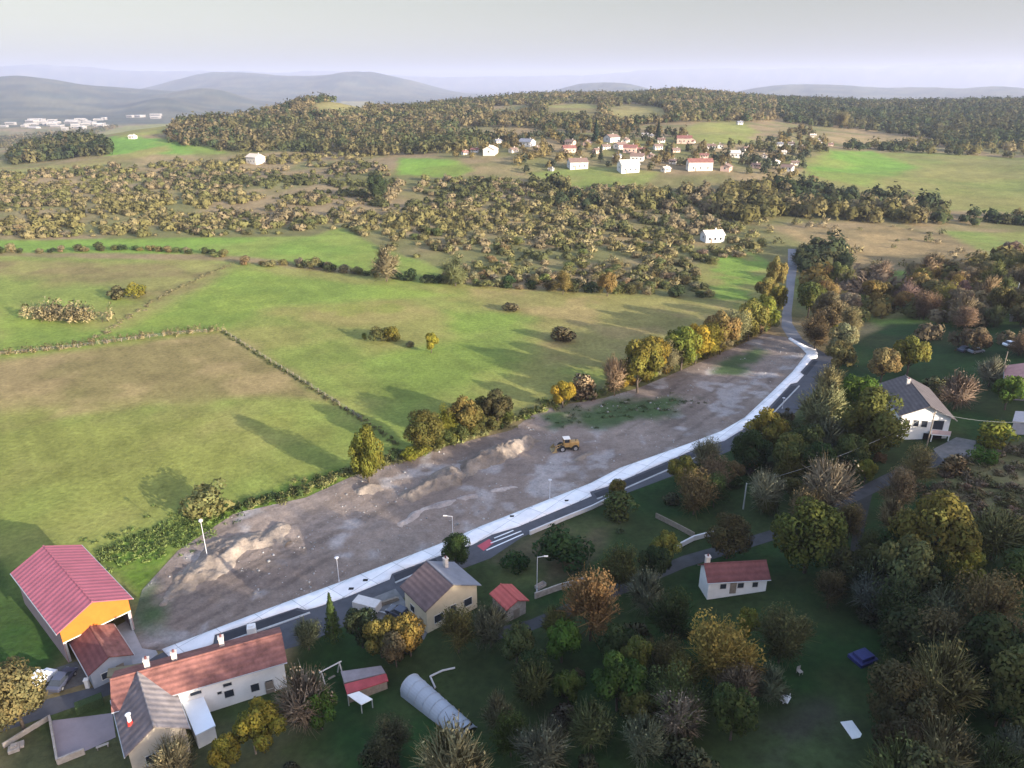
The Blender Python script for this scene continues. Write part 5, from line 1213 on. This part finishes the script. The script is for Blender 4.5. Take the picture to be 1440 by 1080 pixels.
def small_house(i, px, py, wpx, wc, rc, label):
    p = G(px, py); w = .9 * wpx / ppm(p); rr = random.Random(i)
    L, Wd = w * rr.uniform(.85, 1.0), w * rr.uniform(.6, .75); he = min(5.2, w * .32) * rr.uniform(.9, 1.15); hr = he + Wd * .24
    rz = math.radians(rr.choice([-35, -15, 10, 60, 75, 35]))
    if wpx > 30 and rc == 'red': L, Wd, rz = w, w * .4, .05; hr = he + Wd * .3
    r = empty("village_house", (p.x, p.y, p.z), rz, label, "house", "houses of the hillside village")
    mb = MB(); gable_body(mb, L, Wd, he, hr, -3); mb.build("wall", HW[wc], r)
    gable_roof(r, L, Wd, he, hr, HR[rc], .5, .2)
    for u in (-.5, 0, .5):
        for sd in (1, -1): window(r, u * L * .6, 1.2, 1.1, 1.3, 'y', sd * Wd / 2, sd)
    for sd in (1, -1): window(r, 0, he * .45, 1.2, 1.3, 'x', sd * L / 2, sd)
    MB().box(-L * .2 - .5, -L * .2 + .5, -Wd / 2 - .06, -Wd / 2 - .003, -.5, 2.1).build("door", M_WOOD, r)
    chimney(r, L * .2, Wd * .15, hr - 1, hr + .9, .7)
    HXY.append((p.x, p.y, w))
for i, hh in enumerate(HOUSES): small_house(i, *hh)
# the town in the valley
for i in range(46):
    px, py = rt.uniform(5, 150), rt.uniform(167, 183)
    if i < 24: px, py = rt.uniform(40, 145), rt.uniform(168, 178)
    elif i > 40: px = rt.uniform(165, 280); py = rt.uniform(163, 167)
    p = G(px, py); k = depth(p) / 3000
    w, dd, h = rt.uniform(14, 45) * k, rt.uniform(12, 30) * k, rt.uniform(5, 10) * k
    r = empty("town_building", p, rt.uniform(-.4, .4), "white industrial or apartment block of the town in the far-left valley", "building", "white blocks of the far town")
    MB().box(-w / 2, w / 2, -dd / 2, dd / 2, -4, h).build("wall", mat("town_white", (.2, .19, .18), .9, .08, .05), r)
    MB().box(-w / 2 - .4, w / 2 + .4, -dd / 2 - .4, dd / 2 + .4, h + .01, h + 1).build("roof", mat("town_roof", (.4, .38, .37), .8, .1, .05), r)
    MB().box(-w * .4, w * .4, -dd / 2 - .2, -dd / 2 - .01, h * .4, h * .62).build("window_band", M_GLASS, r)

OLV, SCRUB = [(.14, .125, .045), (.17, .145, .06), (.11, .105, .04), (.2, .165, .085)], [(.185, .165, .065), (.22, .185, .09), (.15, .145, .055), (.23, .185, .105), (.10, .105, .042)]
DGR, FOR = [(.05, .07, .03), (.07, .085, .035), (.09, .09, .04), (.045, .06, .03)], [(.08, .095, .04), (.11, .11, .045), (.14, .125, .055), (.17, .14, .07), (.06, .08, .036), (.2, .16, .08)]
REG = [  # name, outline in the photograph, plants per m2, width range, height ratio, colours, tree?, spiky?, group, label
    ("scrubland", [(-40, 250), (150, 234), (330, 222), (520, 216), (560, 250), (640, 252), (780, 252), (900, 266), (1010, 268), (1060, 330), (1085, 352), (1060, 356), (975, 378), (1000, 412), (900, 408), (790, 404), (625, 392), (620, 375), (520, 344), (482, 320), (440, 330), (0, 336), (-40, 338)], .034, (1.8, 7.2), .55, SCRUB, False, False, "bushes of the scrubland before the village", "olive-brown bush in the open scrubland between field and village"),
    ("scrubland", [(640, 250), (780, 252), (900, 266), (1010, 268), (1060, 330), (1085, 352), (975, 378), (1000, 412), (790, 404), (625, 392)], .008, (2.5, 6.0), .6, SCRUB, False, True, "dry bushes of the scrubland before the village", "dry brushy shrub on the brown slope below the village"),
    ("woodland", [(1020, 264), (1130, 262), (1200, 272), (1330, 298), (1325, 318), (1200, 312), (1100, 305), (1040, 318), (1000, 300)], .02, (5, 10), 1.0, OLV + DGR, True, False, "trees of the dark belt below the village road", "olive tree in the dense belt below the village road"),
    ("scrubland", [(1010, 310), (1200, 312), (1340, 318), (1400, 336), (1395, 365), (1180, 382), (1120, 380), (1060, 355)], .005, (2, 5), .6, SCRUB, False, True, "bushes on the dry brown clearing", "low dry bush on the brown clearing right of the lane"),
    ("woodland", [(1122, 350), (1180, 360), (1195, 380), (1165, 392), (1122, 385)], .03, (5, 9), 1.0, OLV + DGR, True, False, "trees beside the lane's far end", "olive-green tree where the lane disappears"),
    ("woodland", [(1128, 392), (1240, 392), (1330, 380), (1440, 368), (1540, 380), (1540, 475), (1440, 462), (1330, 458), (1215, 450), (1190, 462), (1130, 420)], .026, (5, 10), .95, [(.16, .135, .05), (.2, .155, .08), (.12, .12, .04), (.22, .16, .05), (.2, .15, .1)], True, False, "autumn trees of the belt right of the lane", "tan or olive autumn tree in the belt right of the lane"),
    ("woodland", [(1300, 450), (1440, 456), (1540, 460), (1540, 520), (1440, 500), (1350, 500), (1280, 480)], .014, (4, 8), .9, [(.2, .155, .09), (.15, .12, .07), (.10, .10, .04)], True, False, "trees round the shaded lawn at the right", "bare or tan tree round the shaded lawn at the right edge"),
    ("woodland", [(230, 206), (245, 176), (290, 154), (340, 145), (440, 130), (560, 138), (700, 125), (955, 112), (1080, 125), (1100, 168), (1070, 172), (950, 172), (860, 180), (760, 187), (690, 200), (640, 214), (560, 220), (400, 214), (300, 214)], .016, (5, 11), 1.0, FOR, True, False, "trees of the wooded hill behind the village", "tree at the lower edge of the wooded hill left of the village"),
    ("woodland", [(1080, 125), (1260, 128), (1600, 124), (1600, 212), (1440, 205), (1330, 200), (1240, 186), (1180, 182), (1100, 172)], .014, (5, 11), 1.0, DGR + [(.10, .095, .045)], True, False, "trees of the dark forest on the right horizon", "dark tree at the front edge of the right-hand forest"),
    ("woodland", [(-40, 200), (60, 190), (110, 188), (150, 180), (168, 178), (150, 190), (40, 205), (-40, 212)], .010, (8, 12), 1.0, FOR, True, False, "trees along the far-left ridge", "tree on the far-left ridge above the valley town"),
    ("woodland", [(10, 226), (40, 205), (90, 196), (150, 200), (155, 218), (100, 224), (20, 232)], .016, (7, 11), 1.0, DGR + FOR, True, False, "trees of the small wood at the far left", "grey-green tree of the small wood far left"),
    ("woodland", [(640, 186), (760, 186), (860, 178), (950, 186), (1000, 206), (1060, 200), (1130, 180), (1170, 206), (1130, 252), (1010, 250), (935, 244), (830, 238), (740, 244), (690, 226), (640, 222)], .0055, (4, 7.5), 1.1, [(.09, .09, .04), (.14, .11, .05), (.05, .06, .035), (.19, .15, .06)], True, False, "trees among the village houses", "garden tree between the village houses"),
    ("woodland", [(760, 262), (900, 264), (1000, 272), (1000, 300), (900, 300), (780, 290)], .010, (5, 9), .95, DGR + SCRUB, True, False, "trees below the village meadow", "dark tree in the thicket below the village meadow"),
    ("scrubland", [(1180, 214), (1300, 225), (1440, 240), (1440, 285), (1300, 250), (1180, 250)], .0009, (4, 9), .55, DGR + SCRUB, False, False, "bushes on the right-hand pasture", "dark bush on the broad right-hand pasture"),
    ("woodland", [(1180, 205), (1330, 200), (1500, 206), (1500, 232), (1300, 216), (1180, 212)], .006, (6, 10), .9, DGR + OLV, True, False, "trees at the top of the right-hand pasture", "tree at the upper edge of the right-hand pasture"),
    ("woodland", [(1350, 300), (1440, 305), (1540, 308), (1540, 325), (1440, 322), (1340, 316)], .012, (5, 8), .8, DGR + OLV, True, False, "trees of the hedge at the right field", "tree in the dark hedge across the right field"),
    ("woodland", [(700, 880), (850, 900), (930, 890), (1080, 870), (1110, 940), (1060, 1000), (1040, 1120), (690, 1120)], .03, (4.5, 8.5), 1.1, [(.045, .07, .02), (.07, .09, .026), (.09, .095, .035), (.04, .06, .02), (.12, .115, .03)], True, False, "dim trees of the shaded wood", "dim autumn tree among others in the shaded wood"),  # dim trees here and below: shade put into the leaf colours
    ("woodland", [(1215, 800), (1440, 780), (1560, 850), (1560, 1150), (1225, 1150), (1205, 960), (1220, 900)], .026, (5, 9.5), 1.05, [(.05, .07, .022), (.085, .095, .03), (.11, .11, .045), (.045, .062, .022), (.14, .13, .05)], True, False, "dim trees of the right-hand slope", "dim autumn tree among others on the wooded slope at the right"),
    ("woodland", [(850, 700), (960, 665), (1060, 625), (1180, 600), (1230, 660), (1160, 700), (1080, 735), (960, 725), (870, 735)], .018, (4.5, 8), 1.05, [(.06, .075, .024), (.10, .10, .03), (.15, .13, .05), (.05, .068, .022)], True, False, "trees of the thicket below the pavement", "autumn tree among others in the thicket below the pavement"),
    # near thickets; those in the shade have it put into darker colours
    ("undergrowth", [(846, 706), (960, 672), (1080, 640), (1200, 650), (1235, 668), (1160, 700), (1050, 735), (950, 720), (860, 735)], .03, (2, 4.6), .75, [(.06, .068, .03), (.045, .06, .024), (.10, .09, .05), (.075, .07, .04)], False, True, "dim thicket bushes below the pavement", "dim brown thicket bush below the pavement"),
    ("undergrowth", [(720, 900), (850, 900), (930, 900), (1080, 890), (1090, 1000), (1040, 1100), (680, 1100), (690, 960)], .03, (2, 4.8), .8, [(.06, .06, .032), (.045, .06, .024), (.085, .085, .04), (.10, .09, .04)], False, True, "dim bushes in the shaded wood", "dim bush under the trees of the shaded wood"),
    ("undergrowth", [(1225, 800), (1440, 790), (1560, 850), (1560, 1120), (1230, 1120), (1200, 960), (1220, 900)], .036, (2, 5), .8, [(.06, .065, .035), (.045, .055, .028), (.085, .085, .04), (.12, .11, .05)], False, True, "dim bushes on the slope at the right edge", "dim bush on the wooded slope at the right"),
    ("undergrowth", [(1330, 650), (1440, 625), (1560, 640), (1560, 745), (1440, 742), (1345, 725), (1270, 735), (1290, 690)], .9, (.8, 2.6), .5, [(.22, .17, .10), (.17, .13, .08), (.13, .12, .05)], False, True, "dry bushes of the sunlit slope", "dry grey-brown bush on the sunlit slope at the right"),
    ("undergrowth", [(430, 905), (500, 885), (560, 900), (590, 915), (560, 930), (480, 935), (430, 930)], .04, (1.5, 3.5), .8, [(.06, .06, .035), (.09, .08, .06)], False, True, "garden bushes left of the golden trees", "dim garden bush left of the golden trees"),
    ("undergrowth", [(400, 1000), (480, 960), (560, 1010), (560, 1100), (380, 1100)], .03, (1.5, 4), .8, [(.05, .055, .03), (.08, .075, .045)], False, True, "bushes in the bottom garden", "dim bush in the garden at the bottom edge"),
    ("undergrowth", [(600, 900), (690, 880), (760, 900), (740, 990), (690, 940), (600, 930)], .02, (1.5, 4), .8, [(.05, .06, .03), (.08, .075, .05)], False, True, "bushes in front of the cream house", "dim bush in the garden before the cream house"),
    ("undergrowth", [(690, 800), (760, 770), (830, 735), (900, 730), (940, 745), (900, 775), (800, 810), (720, 830)], .016, (1, 2.6), .5, [(.05, .065, .03), (.08, .065, .045)], False, True, "low plants on the meadow below the pavement", "low dim plant on the meadow below the pavement"),
    ("undergrowth", [(1100, 580), (1190, 560), (1260, 620), (1250, 660), (1130, 660), (1060, 640)], .03, (2, 4.5), .8, [(.06, .065, .03), (.10, .085, .05), (.13, .10, .055)], False, False, "bushes under the bare trees by the road bend", "bush under the tall bare trees by the road bend"),
    ("undergrowth", [(1175, 470), (1205, 470), (1200, 530), (1180, 600), (1150, 560)], .04, (2, 5), .9, [(.13, .11, .05), (.11, .09, .05), (.18, .15, .055)], False, False, "bushes along the road below the pavement corner", "reddish-brown bush along the road below the pavement corner"),
]
def scatter():
    rng = np.random.default_rng(99); rows, trees, shrubs = [], [], []
    hx = np.array(HXY)
    for ri, (nm, pxp, den, wr, ratio, cols, is_tree, spiky, grp, lb) in enumerate(REG):
        ys = [q[1] for q in pxp]; xs = [q[0] for q in pxp]
        far = min(ys) < 150
        Dn, Df = (math.hypot(*G(720, max(ys))[:2]) * .75 if max(ys) < 1060 else 55), (2300 if far else None)
        if Df is None: Df = max(math.hypot(*G(q[0], q[1])[:2]) for q in pxp) * 1.1 + 15
        a0, a1 = px2az(min(xs)) - 8, px2az(max(xs)) + 8
        area = math.radians(a1 - a0) * (Df ** 2 - Dn ** 2) / 2; n = int(area * den)
        a, d = np.radians(rng.uniform(a0, a1, n)), np.sqrt(rng.uniform(Dn ** 2, Df ** 2, n))
        x, y = d * np.sin(a), d * np.cos(a); z = hgt(x, y)
        u, v, pm = proj(x, y, z)
        k = inside(pxp, u, v)
        for q in NOPLANT: k &= ~inside(q, u, v)
        k &= (d < 1400) | (rng.random(n) < .6)
        k &= rng.random(n) < (sstep(.30, .54, fbm(x / 34. + ri, y / 34., 3)) * .85 + .15 if not is_tree else .92)
        x, y, z, pm = x[k], y[k], z[k], pm[k]
        if len(hx): 
            near = np.zeros(len(x), bool)
            for f_ in (0, .6, 1.2):
                r_ = 1 - f_ * hx[:, 2] / np.hypot(hx[:, 0], hx[:, 1])
                near |= (np.hypot(x[:, None] - hx[:, 0] * r_, y[:, None] - hx[:, 1] * r_) < hx[:, 2] * .62 + 2).any(1)
            x, y, z, pm = x[~near], y[~near], z[~near], pm[~near]
        w = wr[0] + (wr[1] - wr[0]) * rng.random(len(x)) ** 1.4; h = w * ratio * rng.uniform(.85, 1.25, len(x))
        for i in range(len(x)): (trees if is_tree else shrubs).append((w[i] * pm[i], ri, x[i], y[i], z[i], w[i], h[i]))
    left = {}
    for lst, keep in ((trees, 168), (shrubs, 215)):
        lst.sort(key=lambda r: -r[0])
        for i, (pw, ri, x, y, z, w, h) in enumerate(lst):
            nm, _, _, _, _, cols, is_tree, spiky, grp, lb = REG[ri]
            if i < keep:
                kind = (rt.choice(['leaf', 'mix', 'twig', 'leaf']) if pw > 24 else rt.choice(['low', 'low', 'low', 'mix'])) if is_tree else ('brush' if spiky else 'shrub')
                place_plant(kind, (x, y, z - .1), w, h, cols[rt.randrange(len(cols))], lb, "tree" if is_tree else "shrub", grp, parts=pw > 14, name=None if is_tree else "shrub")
            else: left.setdefault(ri, []).append((x, y, w, h, pw))
    tot = 0
    for ri, rows in left.items():
        nm, _, _, _, _, cols, is_tree, spiky, grp, lb = REG[ri]
        A = np.array(rows); mp = A[:, 4].mean(); nl = int(np.clip(mp * 9, 44, 150)); tot += len(A) * nl
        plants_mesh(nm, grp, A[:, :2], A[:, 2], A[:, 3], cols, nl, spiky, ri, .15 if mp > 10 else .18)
    print("SCATTER trees", len(trees), "shrubs", len(shrubs), "faces", tot)
scatter()
# hedge shrubs behind the big field, one by one
for pts, n, wr, lb, grp in (([(-20, 357), (100, 354), (200, 351), (320, 361)], 26, (3.5, 6), "low olive bush in the left hedge between field and green strip", "bushes of the left field hedge"), ([(340, 372), (440, 376), (520, 387), (620, 398), (720, 405), (860, 411), (1000, 417)], 46, (3.5, 7.5), "dark olive bush in the hedge between field and scrubland", "bushes of the hedge behind the field")):
    for p in along(pts, n):
        w = rt.uniform(*wr); place_plant('shrub', (p.x + rt.uniform(-2, 2), p.y + rt.uniform(-2, 2), zg(*p) - .1), w, w * rt.uniform(.5, .9), rt.choice(SCRUB + DGR), lb, "shrub", grp)
for p in along([(858, 548), (900, 538), (950, 518), (1000, 498), (1050, 474), (1088, 458)], 26):
    w = rt.uniform(3.5, 6.5); place_plant('shrub', (p.x, p.y, zg(*p) - .1), w, w * rt.uniform(.7, 1.1), rt.choice([YG, OL, YE, TN, OL]), "low yellow-olive bush filling the foot of the golden hedgerow", "shrub", "bushes at the foot of the golden hedgerow")
for p in along([(566, 650), (620, 628), (680, 606), (716, 592)], 12):
    w = rt.uniform(3, 5); place_plant('shrub', (p.x, p.y, zg(*p) - .1), w, w * rt.uniform(.7, 1.1), rt.choice([OL, YG, OL]), "olive bush under the clump of trees above the spoil bank", "shrub", "bushes under the clump above the spoil bank")
for (x, y, w, k, c, lb) in [(542, 368, 46, 'twig', (.19, .165, .09), "big fuzzy tan tree rising over the hedge behind the field"), (640, 378, 40, 'mix', (.18, .155, .08), "tan round tree where the hedge meets the scrubland"), (530, 262, 34, 'wide', DGR[0], "dark green tree standing out of the scrubland"), (792, 396, 30, 'mix', (.2, .15, .06), "ochre tree at the hedge's right half"), (855, 398, 30, 'leaf', (.19, .15, .05), "olive-gold tree at the hedge's right half"), (838, 182, 16, 'cone', (.03, .045, .03), "dark tall conifer above the village centre"), (926, 182, 14, 'cone', (.03, .045, .03), "dark conifer by the village's upper houses"), (845, 214, 11, 'cone', (.035, .05, .03), "dark conifer in the village centre"), (1185, 166, 22, 'mix', (.16, .135, .07), "tall tan tree standing over the forest edge right of the village")]:
    T(x, y, w, k, c, lb)
# unseen wood placed on the hill behind the viewer to shade the near gardens
rng = np.random.default_rng(12); n = 420
tt, ss = rng.uniform(-150, 105, n), rng.normal(203, 9, n)
plants_mesh("woodland", "unseen wood placed behind the viewpoint for its shade", np.column_stack([BX + SUN_X * ss - SUN_Y * tt, BY + SUN_Y * ss + SUN_X * tt]), rng.uniform(5, 9, n), rng.uniform(5, 10, n), FOR, 150, False, 3, .15)

# ------------------------------------------------------------------ the air
hz = MB().box(-24000, 24000, -6000, 25500, -260, 460).build("haze", None)
hm = bpy.data.materials.new("haze_air"); hm.use_nodes = True
n_, l_ = hm.node_tree.nodes, hm.node_tree.links
n_.remove(n_["Principled BSDF"])
pv = n_.new("ShaderNodeVolumePrincipled")
pv.inputs["Color"].default_value = (.62, .66, .86, 1); pv.inputs["Density"].default_value = 7.3e-5; pv.inputs["Anisotropy"].default_value = 0.12
l_.new(pv.outputs[0], n_["Material Output"].inputs["Volume"])
hz.data.materials.append(hm)
tag(hz, "thin bluish autumn haze over the hills", None, None, "stuff")
